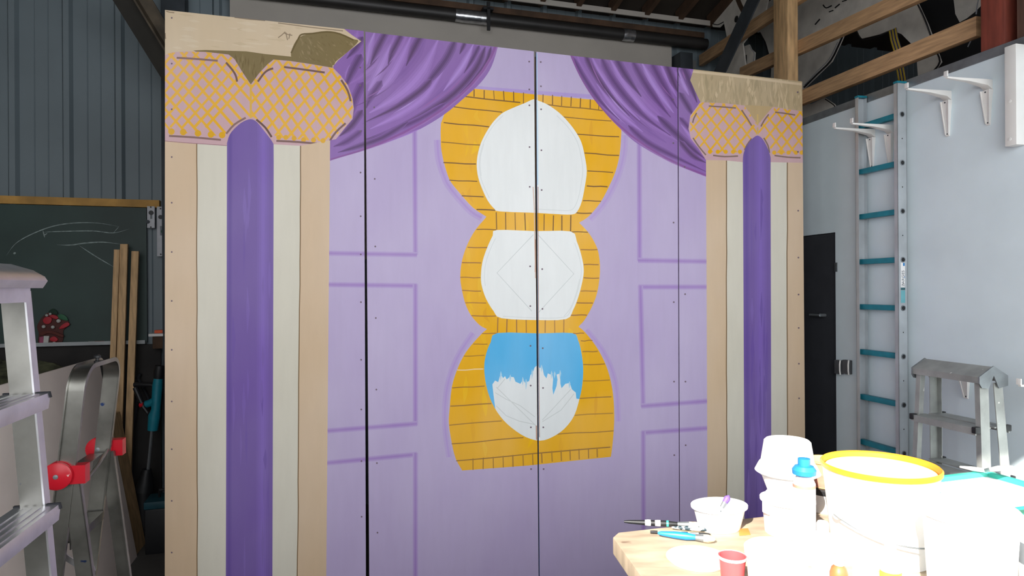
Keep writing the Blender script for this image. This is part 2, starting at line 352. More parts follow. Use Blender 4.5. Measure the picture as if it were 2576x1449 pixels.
mid = B([(725, 250), (1140, 262), (1515, 265), (1580, 370), (1630, 520), (1655, 660), (1645, 780), (1600, 960), (1540, 1110), (1465, 1205), (1150, 1215), (775, 1195), (690, 1120), (610, 990), (565, 860), (553, 750), (570, 590), (620, 440), (680, 310)])
e2 = poly(catmull(mid, 3, True), WHT)
low = C([(620, 137), (1000, 140), (1300, 137), (1355, 200), (1385, 310), (1402, 450), (1395, 600), (1370, 730), (1320, 890), (1230, 1010), (1120, 1085), (1010, 1118), (880, 1085), (750, 1000), (650, 900), (570, 770), (520, 620), (500, 450), (520, 320), (560, 220)])
e3 = poly(catmull(low, 3, True), SKY)
jag = [(575, 605), (600, 570), (628, 585), (650, 508), (672, 548), (690, 530), (705, 560), (735, 535), (770, 540), (785, 580), (830, 600), (855, 560), (872, 590), (910, 575), (922, 520), (945, 490), (960, 450), (985, 430), (1005, 455), (1030, 448), (1045, 520), (1068, 550), (1080, 505), (1105, 515), (1120, 505), (1128, 560), (1122, 640), (1130, 700), (1160, 620), (1168, 560), (1160, 515), (1192, 505), (1195, 600), (1205, 640), (1240, 600), (1280, 592), (1300, 650), (1335, 680), (1340, 735), (1375, 740), (1500, 900), (1300, 1200), (900, 1250), (600, 1000), (602, 830), (585, 700)]
wc = poly(C(jag), (222, 225, 226), e3)
for x, y, h in ((650, 515, 50), (735, 540, 40), (850, 565, 45), (880, 590, 60), (935, 500, 55), (1020, 450, 40), (1112, 508, 45), (1140, 510, 40), (1275, 600, 40), (1190, 505, 50)):
    line(C([(x, y+h), (x+3, y), (x+2, y-h*.6)]), 5, lerp(SKY, WHT, .55), e3, taper=.5)
GRY = (200, 204, 204)
for F, pts, cl in ((B, [(1115, 300), (725, 710), (1100, 1120)], e2), (B, [(1165, 300), (1550, 720), (1165, 1140)], e2), (C, [(610, 630), (970, 980)], e3), (C, [(1030, 930), (1290, 650)], e3), (C, [(600, 680), (700, 740), (830, 800), (960, 900)], e3), (C, [(610, 800), (700, 890), (820, 940), (960, 970)], e3), (C, [(1030, 945), (1200, 840), (1320, 690)], e3), (C, [(620, 640), (690, 555)], e3)):
    line(F(pts), 1.8, GRY, cl)
ins = lambda pts, k: [(sum(p[0] for p in pts)/len(pts)*(1-k)+p[0]*k, sum(p[1] for p in pts)/len(pts)*(1-k)+p[1]*k) for p in pts]
for sh, cl in ((egg, e1), (mid, e2)):
    for k, h0, h1 in ((.955, 3, 12), (.93, 14, 26), (.94, 6, 10)):
        q = ins(sh, k); h1 = min(h1, len(q)); line(catmull(q[h0 % len(q):h1], 3), 1.8, (212, 215, 215), cl)
line(B([(1140, 350), (1136, 700)]), 3.5, (198, 150, 128)); line(C([(975, 980), (978, 1110)]), 2.6, (176, 130, 110))
# curtains
def curtain(outer, startA, startB, inner_l, inner_d, seed, inner):
    rnd = random.Random(seed); cl = poly(outer, CUR)
    def fold(a, t0, t1):
        s = (startA[0]+(startB[0]-startA[0])*a, startA[1]+(startB[1]-startA[1])*a); e = inner(a)
        dx, dy = e[0]-s[0], e[1]-s[1]; P = [s, (s[0]+.088*dx, s[1]+.39*dy), (s[0]+.456*dx, s[1]+.79*dy), e]; out = []
        for i in range(11):
            t = t0+(t1-t0)*i/10; u = 1-t
            out.append(tuple(u**3*P[0][k]+3*u*u*t*P[1][k]+3*u*t*t*P[2][k]+t**3*P[3][k] for k in (0, 1)))
        return out
    n = 9
    for i in range(n):
        a = (i+.5)/n+rnd.uniform(-.02, .02); t0 = max(-.04, rnd.uniform(-.15, .25)); t1 = min(1, t0+rnd.uniform(.45, .9))
        soft(fold(a, t0, t1), rnd.uniform(12, 18), rnd.choice([(150, 113, 180), (130, 96, 160)]), CUR, cl, steps=2, taper=.3)
    F5 = cr((850, 0), 2.7116)
    for px, w_ in inner_l: soft(catmull(F5(px), 4), w_, rnd.choice([(168, 135, 203), (162, 126, 196)]), CUR, cl, taper=.35)
    for px, w_ in inner_d: soft(catmull(F5(px), 4), w_, rnd.choice([(94, 68, 113), (100, 70, 122), (92, 66, 107)]), CUR, cl, taper=-.45)
    for i in range(10):
        a = rnd.random(); t0 = rnd.uniform(0, .6); line(fold(a, t0, t0+rnd.uniform(.15, .35)), rnd.uniform(2, 4), rnd.choice([(168, 138, 200), (112, 80, 132), (142, 98, 160)]), cl, taper=.4)
    line(fold(.985, 0, 1), 6, (134, 88, 150), cl); line(fold(1, 0, 1), 3, (150, 110, 172), cl)
    return cl
LDK = [([(335, 205), (270, 330), (222, 440)], 15), ([(440, 225), (375, 350), (342, 440)], 13), ([(575, 230), (520, 330), (465, 450)], 16), ([(805, 265), (740, 400), (640, 530), (560, 610)], 17), ([(640, 540), (560, 620), (400, 730), (190, 830)], 14), ([(1005, 320), (940, 470), (790, 640), (600, 770), (400, 870), (190, 950)], 15), ([(965, 310), (920, 400), (860, 500)], 10), ([(872, 280), (830, 370)], 9), ([(1045, 320), (1010, 430), (930, 540), (830, 640)], 9),
       ([(740, 700), (560, 810), (350, 900), (180, 960)], 11), ([(300, 550), (225, 660), (192, 740)], 14), ([(480, 830), (300, 940), (100, 1010), (0, 1040)], 12), ([(160, 370), (100, 480), (30, 640)], 17), ([(172, 560), (110, 690), (90, 830)], 18), ([(168, 750), (90, 860), (10, 930)], 15), ([(165, 890), (60, 965), (-30, 1000)], 13), ([(170, 250), (120, 330), (60, 400)], 14)]
LL = [([(255, 215), (215, 330), (197, 440)], 13), ([(505, 235), (430, 400), (350, 540), (230, 680)], 20), ([(690, 255), (580, 480), (430, 640), (215, 770)], 26), ([(745, 430), (600, 650), (420, 780), (220, 880)], 16), ([(1000, 430), (860, 610), (640, 770), (420, 890)], 12), ([(360, 300), (285, 480), (205, 620)], 20), ([(925, 300), (850, 450), (720, 620)], 14), ([(85, 440), (50, 540)], 9), ([(140, 600), (118, 720)], 9), ([(560, 880), (380, 960), (200, 1010)], 9)]
RDK = [([(1600, 385), (1680, 530), (1790, 690), (1920, 820)], 11), ([(1685, 365), (1740, 480), (1850, 640), (1990, 790)], 13), ([(1795, 385), (1860, 520), (1980, 680), (2110, 810), (2270, 925)], 15), ([(1895, 390), (1960, 510), (2070, 660)], 15), ([(2005, 405), (2090, 560), (2180, 690), (2270, 800)], 15), ([(2135, 420), (2220, 580), (2315, 740)], 15), ([(2235, 425), (2285, 550), (2325, 640)], 14), ([(2350, 445), (2400, 560), (2450, 700)], 17), ([(2330, 630), (2390, 730), (2430, 800)], 13), ([(1980, 855), (2110, 970), (2300, 1070), (2510, 1170)], 12), ([(2180, 790), (2310, 915), (2420, 1015), (2500, 1080)], 15), ([(2330, 960), (2420, 1060), (2510, 1110)], 12), ([(2330, 800), (2400, 880), (2440, 950)], 10)]
RL = [([(1725, 370), (1800, 520), (1920, 680), (2060, 820)], 13), ([(1850, 390), (1940, 550), (2080, 730), (2250, 870)], 17), ([(2070, 420), (2160, 590), (2290, 770)], 15), ([(2195, 430), (2255, 550), (2310, 660)], 11), ([(2315, 460), (2350, 560), (2395, 650)], 11), ([(1765, 570), (1900, 750), (2080, 900)], 11), ([(2340, 850), (2430, 960), (2495, 1030)], 10), ([(2440, 460), (2420, 520)], 9)]
oc = catmull([(1254, 112), (1237, 166), (1211, 206), (1167, 247), (1123, 284), (1071, 317), (1016, 343), (924, 376), (850, 398), (820, 408)], 4)
curtain([(840, 60), (1254, 90)]+oc+[(820, 200)], (885, 66), (1254, 112), LL, LDK, 3, lambda a: (850-18*a, 150+256*a))
orr = catmull([(1431, 132), (1458, 192), (1492, 247), (1532, 295), (1573, 336), (1606, 363), (1661, 395), (1706, 417), (1785, 448)], 4)
curtain([(1431, 110)]+orr+[(1785, 140)], (1752, 166), (1431, 132), RL, RDK, 5, lambda a: (1752+26*a, 210+236*a))
# columns
K = cr((400, 0), 3.37); R6 = cr((1650, 0), 2.782)
def column(xl, xr, L1, ar0, ar1, L2, ytop, app):
    poly([(xl[0], ytop), (xr[0], ytop), (xr[1], BIGB), (xl[1], BIGB)], TAN)
    poly([(L1[0], ytop), (L2[0], ytop), (L2[1], BIGB), (L1[1], BIGB)], CREAM)
    i = poly(app+[(ar1[0], ytop+40), (ar1[1], BIGB), (ar0[1], BIGB), (ar0[0], ytop+40)], VIO)
    for lx in (L1, L2):
        line(catmull([(lx[0]+(lx[1]-lx[0])*t+random.uniform(-.8, .8), ytop+(BIGB-ytop)*t) for t in [k/22 for k in range(23)]], 2), 3.0, (120, 96, 66))
    return i
vl = column((400, 830.5), (0, 0), (495, 496), (571, 567), (689, 684), (757, 744), 340, K([(578, 1180), (600, 1140), (655, 1075), (715, 1030), (778, 1012), (830, 1035), (900, 1120), (968, 1215)])) if False else None
def column2(x0t, x0b, x1t, x1b, l1, p0, p1, l2, ytop, arch):
    poly([(x0t, ytop), (x1t, ytop), (x1b, BIGB), (x0b, BIGB)], TAN)
    poly([(l1[0], ytop), (l2[0], ytop), (l2[1], BIGB), (l1[1], BIGB)], CREAM)
    v = poly([(p0[0], ytop+60)]+arch+[(p1[0], ytop+60), (p1[1], BIGB), (p0[1], BIGB)], VIO)
    for lx in (l1, l2):
        line([(lx[0]+(lx[1]-lx[0])*k/30+random.uniform(-.9, .9), ytop+(BIGB-ytop)*k/30) for k in range(31)], 2.6, (122, 98, 70))
    soft([(p0[0]+8, ytop-40), (p0[1]+8, BIGB)], 10, (104, 84, 150), VIO, v)
    soft([(p1[0]-26, ytop-60), (p1[1]-26, BIGB)], 22, (128, 104, 178), VIO, v)
    for _ in range(26):
        x = random.uniform(p0[0]+14, p1[0]-8); y = random.uniform(ytop+70, 1400); l = random.uniform(50, 160)
        line([(x, y), (x+random.uniform(-2, 2), y+l*.5), (x, y+l)], random.uniform(4, 10), lerp(VIO, random.choice([(130, 107, 180), (108, 86, 160)]), .5), v, taper=.4)
    return v
def capital(pink, gold, oliv, cl_lines, dots, dashes, vert, w):
    g = poly(gold, GOLD)
    return g
# -- left column
archL = catmull(K([(576, 1215), (600, 1140), (655, 1075), (715, 1030), (778, 1010), (830, 1035), (900, 1120), (950, 1185), (971, 1222)]), 3)
# pink capital first; the purple shaft overlaps its arch
goldL = poly(K([(20, 40), (1560, 238), (1640, 300), (1715, 350), (1600, 440), (1520, 510), (1478, 560), (1475, 600), (900, 760), (20, 640)]), GOLD)
for _ in range(40):
    x = random.uniform(60, 1400); y = random.uniform(110, 420); l = random.uniform(60, 200)
    line(K([(x, y), (x+l*.5, y+l*.05), (x+l, y+l*.12)]), random.uniform(4, 10), lerp(GOLD, random.choice([(212, 196, 172), (190, 170, 140)]), .5), goldL, taper=.4)
for x, y, x1, y1 in ((60, 95, 130, 108), (52, 280, 56, 330), (640, 148, 900, 175), (1010, 195, 1560, 262), (1060, 280, 1130, 300), (1010, 320, 1070, 270), (1075, 275, 1090, 340), (1110, 285, 1100, 330)):
    line(K([(x, y), ((x+x1)/2, (y+y1)/2+3), (x1, y1)]), 2.4, (140, 122, 100), goldL)
leaf = poly(catmull(K([(1118, 470), (1135, 395), (1190, 315), (1300, 282), (1420, 268), (1530, 288), (1640, 330), (1690, 350), (1600, 440), (1500, 520), (1470, 555), (1300, 532), (1150, 490)]), 3, True), OLIVE, goldL)
for _ in range(70):
    x = random.uniform(1160, 1640); y = random.uniform(290, 520); l = random.uniform(20, 70); a = random.uniform(.6, 1.4)
    line(K([(x, y), (x+l*.5*math.cos(a), y+l*.5*math.sin(a)), (x+l*math.cos(a), y+l*math.sin(a))]), random.uniform(2, 6), lerp(OLIVE, random.choice([(150, 132, 98), (112, 96, 60), (158, 140, 106)]), random.uniform(.2, .7)), leaf, taper=.4)
line(catmull(K([(1120, 450), (1180, 330), (1210, 292), (1300, 284), (1420, 270), (1530, 286), (1650, 340)]), 3), 4, (104, 88, 52), goldL)
pinkL = K([(20, 480), (50, 470), (110, 442), (250, 435), (400, 440), (590, 462), (640, 500), (700, 600), (778, 716), (850, 620), (920, 545), (970, 505), (1100, 515), (1300, 545), (1475, 575), (1540, 640), (1600, 720), (1640, 830), (1652, 920), (1640, 1010), (1580, 1080), (1500, 1180), (1450, 1246), (1200, 1236), (960, 1228), (760, 1250), (580, 1235), (400, 1225), (200, 1205), (20, 1188)])
column2(380, 380, 830.5, 814, (495, 497), (571, 566), (688.5, 683), (757, 742), 345, archL)
ol = poly(K([(290, 428), (400, 424), (740, 435), (900, 458), (1200, 488), (1470, 548), (1474, 590), (1300, 580), (970, 560), (778, 740), (640, 560), (400, 470)]), OLIVE)
for _ in range(30):
    x = random.uniform(640, 920); y = random.uniform(450, 600); line(K([(x, y), (x+random.uniform(-6, 6), y+40), (x+random.uniform(-10, 10), y+80)]), 4, lerp(OLIVE, random.choice([(138, 122, 86), (108, 92, 58)]), .7), ol, taper=.4)
def arch_cut(pink, arch): return pink
iL = len(LAY)
pk = poly(pinkL[:22]+K([(1200, 1236), (972, 1224)])+archL[::-1]+K([(575, 1230), (400, 1225), (200, 1205), (20, 1188)]), PINK)
latL = poly(K([(20, 470), (110, 446), (250, 438), (400, 442), (590, 465), (640, 505), (700, 605), (778, 718), (778, 985), (700, 1010), (600, 1080), (545, 1155), (440, 1148), (330, 1138), (205, 1128), (20, 1118)]), PINK, pk)
for k in range(-7, 6):                                          # gold lattice, left lobe then right lobe
    x = 60+k*112+random.uniform(-8, 8); line(K([(x, 430), (x+270, 730), (x+560, 1060), (x+680, 1200)]), random.uniform(5.6, 7.2), LATT, latL)
for k in range(0, 11):
    x = 130+k*104+random.uniform(-8, 8); y0 = 440; q = K([(x, y0), (x-270, y0+320), (x-560, y0+640)])
    if x < 1000: line(q, random.uniform(5.6, 7.2), LATT, latL)
mask = poly(K([(778, 716), (850, 620), (920, 545), (970, 505), (1100, 518), (1300, 548), (1475, 578), (1540, 645), (1600, 722), (1635, 830), (1645, 920), (1630, 1005), (1570, 1075), (1490, 1165), (1390, 1198), (1310, 1192), (1225, 1188), (1145, 1176), (1075, 1170), (1015, 1168), (950, 1130), (880, 1060), (830, 1010), (778, 985)]), PINK, pk)
for k in range(-4, 9):
    x = 690+k*102+random.uniform(-10, 10); line(K([(x, 500), (x+220, 830), (x+490, 1220)]), random.uniform(5.4, 7), LATT, mask)
for k in range(0, 13):
    x = 900+k*112+random.uniform(-10, 10); line(K([(x, 480), (x-330, 850), (x-640, 1220)]), random.uniform(5.4, 7), LATT, mask)
line(K([(778, 716), (778, 1000)]), 5.5, (214, 170, 80))
for x, y in ((105, 1115), (205, 1120), (330, 1130), (440, 1140), (535, 1145)): disc(*K([(x, y)])[0], 8.5, (214, 164, 56))
for x, y in ((1015, 1165), (1075, 1165), (1145, 1172), (1225, 1185), (1310, 1187), (1390, 1192)): disc(*K([(x, y)])[0], 6.5, (214, 164, 56))
for q in ([(150, 490), (320, 500), (498, 515)], [(568, 530), (620, 590), (650, 640), (662, 692)], [(838, 692), (890, 622), (930, 592), (968, 580)], [(1060, 568), (1230, 590), (1405, 615)], [(1545, 678), (1600, 770), (1625, 858)], [(570, 1134), (640, 1055), (735, 998)], [(825, 1013), (900, 1080), (955, 1162)], [(85, 1152), (300, 1165), (525, 1186)], [(995, 1194), (1180, 1204), (1385, 1222)], [(1435, 1215), (1500, 1120), (1582, 1045)]):
    line(catmull(K(q), 3), 5, lerp(PINK, (96, 70, 62), random.uniform(.6, .95)), pk)
# thin painted edge line under the capital
line(K([(20, 1192), (200, 1209), (575, 1234)]), 1.6, (150, 110, 120))
# -- right column
archR = catmull(R6([(608, 1135), (611, 1085), (626, 1040), (655, 992), (685, 962), (712, 949), (740, 965), (765, 1002), (788, 1052), (802, 1100), (803, 1135)]), 3)
column2(1776, 1784, 2060, 2070, (1827, 1830), (1869, 1877), (1938.5, 1943), (1980, 1984), 395, archR)
goldR = poly(R6([(265, 470), (262, 490), (240, 562), (275, 640), (310, 712), (350, 800), (712, 890), (1100, 800), (1100, 540)]), (180, 161, 130))
for _ in range(150):
    x = random.uniform(270, 1020); y = random.uniform(510, 740); l = random.uniform(40, 130); a = random.uniform(1.35, 1.8)
    line(R6([(x, y), (x+l*.5*math.cos(a), y+l*.5*math.sin(a)), (x+l*math.cos(a), y+l*math.sin(a))]), random.uniform(2, 9), lerp((180, 161, 130), random.choice([(160, 146, 116), (206, 186, 154), (164, 148, 118)]), random.uniform(.3, .8)), goldR, taper=.4)
line(R6([(250, 500), (500, 525), (1020, 590)]), 6, (206, 186, 156), goldR)
pinkR = R6([(310, 715), (640, 738), (662, 800), (712, 872), (765, 800), (822, 748), (1100, 782), (1100, 1138), (803, 1130)])
pR = poly(R6([(310, 715), (480, 722), (618, 738), (662, 800), (712, 872), (765, 800), (822, 748), (1100, 790), (1100, 1140)])+archR[::-1]+R6([(480, 1122), (350, 1120), (300, 1040), (245, 970), (228, 900), (240, 810)]), PINK)
latR = poly(R6([(312, 716), (480, 724), (618, 740), (662, 802), (712, 874), (765, 802), (822, 750), (1100, 792), (1100, 1074), (820, 1070), (790, 1020), (760, 970), (712, 935), (665, 970), (625, 1030), (595, 1068), (375, 1064), (300, 1020), (255, 960), (235, 895), (246, 812)]), PINK, pR)
for k in range(-7, 12):
    x = 200+k*82+random.uniform(-6, 6); line(R6([(x, 700), (x+160, 900), (x+330, 1130)]), random.uniform(4.2, 5.6), LATT, latR)
for k in range(0, 18):
    x = 260+k*82+random.uniform(-6, 6); line(R6([(x, 700), (x-170, 900), (x-360, 1130)]), random.uniform(4.2, 5.6), LATT, latR)
vR = poly(R6([(620, 735), (712, 872), (822, 745)]), (184, 160, 120)); line(R6([(712, 800), (712, 940)]), 4, (200, 170, 110))
line(R6([(600, 740), (650, 820), (712, 890)]), 5, PINK); line(R6([(825, 752), (770, 815), (712, 890)]), 5, PINK)
for x in (378, 433, 488, 540, 588, 828, 878, 928, 980, 1020): disc(*R6([(x, 1062 if x < 700 else 1068)])[0], 5.5, (222, 168, 50))
for q in ([(370, 742), (460, 748), (560, 756)], [(600, 770), (640, 830), (670, 880)], [(790, 800), (760, 840), (735, 885)], [(835, 785), (900, 793), (975, 805)], [(285, 790), (265, 830), (258, 860)], [(260, 965), (300, 1025), (350, 1085)], [(400, 1087), (480, 1096), (575, 1092)], [(830, 1088), (920, 1100), (1012, 1104)], [(755, 965), (785, 1020), (795, 1070)], [(670, 970), (640, 1010), (620, 1050)]):
    line(catmull(R6(q), 3), 3.6, lerp(PINK, (110, 90, 76), .75), pR)
# screw heads down the panel edges
for x0, x1, ys in ((432, 432, (45, 160, 275, 395, 510, 634, 757, 880, 1010, 1130, 1260, 1390)), (906, 910, (100, 170, 215, 330, 434, 544, 640, 760, 905, 1030, 1160, 1300)), (940, 950, (270, 450, 620, 800, 980, 1165, 1340)), (1331, 1337, (155, 225, 265, 370, 470, 670, 770, 870, 970, 1075, 1180)), (1360, 1369, (156, 217, 275, 378, 478, 677, 777, 876, 976, 1075, 1180)), (1693, 1697, (250, 360, 560, 760, 960, 1145)), (1721, 1726, (420, 740, 960, 1120)), (2006, 2012, (232, 382, 530, 648, 741, 825, 915, 1002))):
    for y in ys:
        t = (y-100)/1300; x = x0+(x1-x0)*t; disc(x, y, 2.3, (108, 92, 104), n=7); 
line([(1350.6, 134), (1352.2, 300), (1353, 465)], 1.5, (150, 205, 235)); line([(1353.5, 470), (1354.5, 800), (1357, 1100)], 1.4, (150, 104, 84)); line([(1341, 470), (1344, 520), (1345, 600), (1347, 700)], 2.2, (206, 176, 160))  # seam strokes: blue paint with reflected light coloured in, brown stains lower
line([(1150, 931), (1218, 928)], .8, (236, 205, 160))

def build_backdrop():
    verts = []; faces = []
    pan = []
    for i in range(4):
        (a0, a1), (b0, b1) = edges[2*i], edges[2*i+1]
        A0, A1, B0, B1 = bd(*a0), bd(*a1), bd(*b0), bd(*b1)
        ext = lambda P, Q: (P[0]+(Q[0]-P[0])*(P[1])/(P[1]-Q[1]), 0.0)
        pan.append([ext(A0, A1), ext(B0, B1), B0, A0])
    for p in pan:
        faces.append(list(range(len(verts), len(verts)+4))); verts += [V(q) for q in p]
    for pts, col, cl in LAY:
        q = [bd(*p) for p in pts]; q2 = []
        for p in q:
            if not q2 or (abs(p[0]-q2[-1][0])+abs(p[1]-q2[-1][1])) > 2e-4: q2.append(p)
        if len(q2) < 3: q2 = q
        area = sum(q2[i][0]*q2[(i+1) % len(q2)][1]-q2[(i+1) % len(q2)][0]*q2[i][1] for i in range(len(q2)))
        if area < 0: q2.reverse()
        faces.append(list(range(len(verts), len(verts)+len(q2)))); verts += [V(p) for p in q2]
    ov, oe, of, a, b, orig = geometry.delaunay_2d_cdt(verts, [], faces, 1, 1e-5)
    NP = 4; res = [([], []) for _ in range(4)]
    lc = [(*lin(l[1]), 1) for l in LAY]
    for f, og in zip(of, orig):
        ids = set(og); pi = [i for i in range(4) if i in ids]
        if not pi: continue
        best = None
        for i in sorted(ids, reverse=True):
            if i < NP: continue
            cl = LAY[i-NP][2]
            if cl is None or (cl+NP) in ids: best = i-NP; break
        if best is None: continue
        res[pi[0]][0].append(f); res[pi[0]][1].append(best)
    labels = ['painted backdrop panel at the far left with the large column and gold latticed capital',
              'lilac backdrop panel with the left curtain and left half of the orange domed frame',
              'lilac backdrop panel with the right curtain and right half of the orange domed frame',
              'painted backdrop panel at the right end with the smaller column beside the grey wall']
    TT = .012
    for i in range(4):
        fs, cols = res[i]; vm = {}; vs = []; nf = []
        for f in fs:
            g = []
            for k in f:
                if k not in vm: vm[k] = len(vs); p = ov[k]; vs.append(D*p[0]+N*QB+Z*p[1])
                g.append(vm[k])
            nf.append(g)
        nfront = len(nf); b0 = len(vs); c = pan[i]
        fr = [D*p[0]+N*QB+Z*p[1] for p in c]; vs += fr+[p+N*TT for p in fr]
        side = [(0, 1, 5, 4), (1, 2, 6, 5), (2, 3, 7, 6), (3, 0, 4, 7), (7, 6, 5, 4)]
        nf += [[b0+k for k in s] for s in side]
        loc = D*((c[0][0]+c[1][0])/2)+N*QB
        root = thing('stage_flat', labels[i], 'stage flat', loc, 'painted stage flats standing in a row')
        me = bpy.data.meshes.new('painted_board'); me.from_pydata([v-loc for v in vs], [], nf); me.materials.append(m_paint)
        at_ = me.color_attributes.new('paint', 'FLOAT_COLOR', 'CORNER'); buf = []
        ec = (*lin((60, 110, 170) if i == 2 else (150, 130, 160)), 1)
        for pi_, p in enumerate(me.polygons):
            cc = lc[cols[pi_]] if pi_ < nfront else ec
            buf += list(cc)*p.loop_total
        at_.data.foreach_set('color', buf)
        ob = bpy.data.objects.new('painted_board', me); COL.objects.link(ob); ob.parent = root
        fm = MB(); x0 = max(c[0][0], c[3][0])+.004; x1 = min(c[1][0], c[2][0])-.004; hmin = min(c[2][1], c[3][1])-.01; q = QB+TT+.001
        for s_ in (x0, x1-.045): fm.hexa(D*s_+N*q, D*.045, N*.03, Z*hmin)
        for h_ in (.0, hmin*.5, hmin-.05): fm.hexa(D*(x0+.0455)+N*q+Z*h_, D*(x1-x0-.091), N*.03, Z*.045)
        part('frame', fm, m_timber, root)
    print('backdrop faces', [len(r[0]) for r in res])
build_backdrop()
# ================================================================ LEFT SIDE
def loft(mb, secs, k=0):
    n = len(secs[0]); vs = [V(p) for s in secs for p in s]; fs = [tuple(range(n))[::-1], tuple(range(n*(len(secs)-1), n*len(secs)))]
    for i in range(len(secs)-1):
        for j in range(n): fs.append((i*n+j, i*n+(j+1) % n, (i+1)*n+(j+1) % n, (i+1)*n+j))
    return mb.add(vs, fs, k)

# ---- chalkboard on the back wall
c0 = bw(-80, 512, .05); c1 = bw(368, 520, .05); cb = bw(250, 862, .05)
sA, sB = c0.dot(D), c1.dot(D); hT = bw(200, 508, .05).z-.03; hB = cb.z
def BWp(s, h, off=.05): return D*s+N*(QW-off)+Z*h
brd = thing('chalkboard', 'dark green chalkboard with faint chalk strokes on the steel back wall', 'chalkboard', fl(BWp((sA+sB)/2, 0)))
mb = MB(); mb.hexa(BWp(sA, hB), D*(sB-sA), N*.014, Z*(hT-hB))
def chalk(px, w):
    pts = catmull(px, 5); L = ribbon(pts, w, taper=.3); n = len(L)//2
    P = [bw(u, v, .0508) for u, v in L]
    mb.add(P, [(i, i+1, 2*n-2-i, 2*n-1-i) for i in range(n-1)], 1)
K2 = cr((0, 470), 3.02)
for px, w_ in (([(330, 345), (420, 340), (700, 335), (860, 350), (980, 320)], 2.2), ([(430, 440), (540, 442), (640, 428), (780, 420), (920, 436)], 3), ([(600, 445), (730, 530), (870, 612)], 2.4), ([(50, 520), (120, 430), (240, 360), (400, 300), (560, 275), (740, 275), (905, 302)], 2.2), ([(325, 330), (340, 385)], 2.6), ([(330, 372), (360, 352)], 2.2), ([(100, 508), (120, 500)], 5), ([(860, 352), (905, 300)], 1.2)):
    chalk(K2(px), w_)
part('writing_surface', mb, [m_board, m_chalk], brd, smooth=False)
mb = MB(); mb.hexa(BWp(sA, hB-.012, .115), D*(sB-sA), N*.064, Z*.012); mb.hexa(BWp(sA, hB, .115), D*(sB-sA), N*.006, Z*.014)
part('chalk_ledge', mb, mat('pale_ledge', (168, 172, 174), .6), brd)
# chalk pieces on the ledge
for i, (u, c, L_) in enumerate(((238, (206, 92, 74), 'small red chalk stick lying on the ledge of the chalkboard'), (222, (225, 225, 225), 'small white chalk stick lying on the ledge of the chalkboard'))):
    s_ = bw(u, 860, .09).dot(D); mb = MB(); mb.tube([BWp(s_, hB+.007, .088), BWp(s_+.06, hB+.007, .084)], .0068, 8); single('chalk_stick', L_, 'chalk', mb, mat('chalk_stick', c, .9))
# festive decoration standing on the ledge
fx = thing('festive_decoration', 'red, green and white festive decoration standing at the foot of the chalkboard', 'decoration', BWp(bw(135, 840, .08).dot(D), hB))
KD = cr((60, 760), 9.056)
def flat(name, px, m, off, th, lab=None):
    pts = [bw(u, v, off) for u, v in KD(px)]; pts = [V((p.x, p.y, max(p.z, hB+.004))) for p in pts]; mb = MB(); mb.prism(pts, N*th); part(name, mb, m, fx, lab, bev=.0015)
m_fw = mat('festive_white', (190, 188, 184), .7)
flat('backing', catmull([(350, 960), (340, 720), (300, 560), (360, 420), (430, 330), (560, 240), (760, 300), (960, 380), (1040, 520), (900, 640), (900, 820), (800, 960)], 3, True), mat('festive_brown', (84, 44, 40), .8), .068, .006)
flat('evergreen_sprig', catmull([(560, 220), (650, 150), (740, 200), (760, 270), (660, 270)], 3, True), mat('dark_sprig', (36, 60, 48), .9), .082, .012)
flat('evergreen_sprig', catmull([(770, 300), (850, 270), (960, 330), (1000, 420), (900, 410), (800, 370)], 3, True), m_green, .084, .012)
flat('red_ribbon', catmull([(800, 600), (880, 510), (990, 460), (1040, 510), (980, 560), (860, 610)], 3, True), m_fred, .086, .014)
flat('red_ribbon', catmull([(430, 420), (480, 350), (560, 330), (630, 370), (620, 450), (560, 500), (480, 490)], 3, True), m_fred, .086, .014)
flat('red_ribbon', catmull([(590, 830), (690, 780), (770, 850), (720, 900), (610, 880)], 3, True), m_fred, .086, .014)
flat('red_ribbon', catmull([(560, 300), (660, 290), (780, 340), (740, 390), (640, 360)], 3, True), m_fred, .086, .014)
flat('gift_box', [(350, 960), (350, 800), (440, 780), (450, 950)], mat('pink_box', (150, 70, 100), .7), .088, .016)
flat('gift_box', [(440, 950), (450, 770), (570, 770), (550, 950)], m_fw, .09, .018)
for x, y, r in ((790, 430, .014), (520, 300, .01), (660, 570, .012), (450, 560, .012), (690, 940, .012), (600, 270, .009)):
    p = bw(*KD([(x, y)])[0], .092); mb = MB(); mb.lathe(p-N*0, [(0, -r)]+[(r*math.cos(a), r*math.sin(a)) for a in [-1.2, -.8, -.4, 0, .4, .8, 1.2]]+[(0, r)], 14); part('snowball', mb, m_fw, fx)
flat('garland', catmull([(350, 720), (440, 670), (560, 650), (720, 680), (900, 760), (860, 800), (700, 740), (540, 710), (420, 760)], 3, True), mat('garland', (92, 42, 34), .8), .094, .012)
a = bw(-80, 880, .06); b = bw(404, 880, .06); mb = MB(); mb.hexa(BWp(a.dot(D), .0, .062), D*(b.dot(D)-a.dot(D)), N*.018, Z*(hB-.02))
single('dark_wall_slab', 'near-black slab added over the back wall beneath the chalkboard ledge', 'wall board', mb, mat('near_black_slab', (40, 37, 36), .8, var=.15))  # added slab that turns this stretch of wall near black
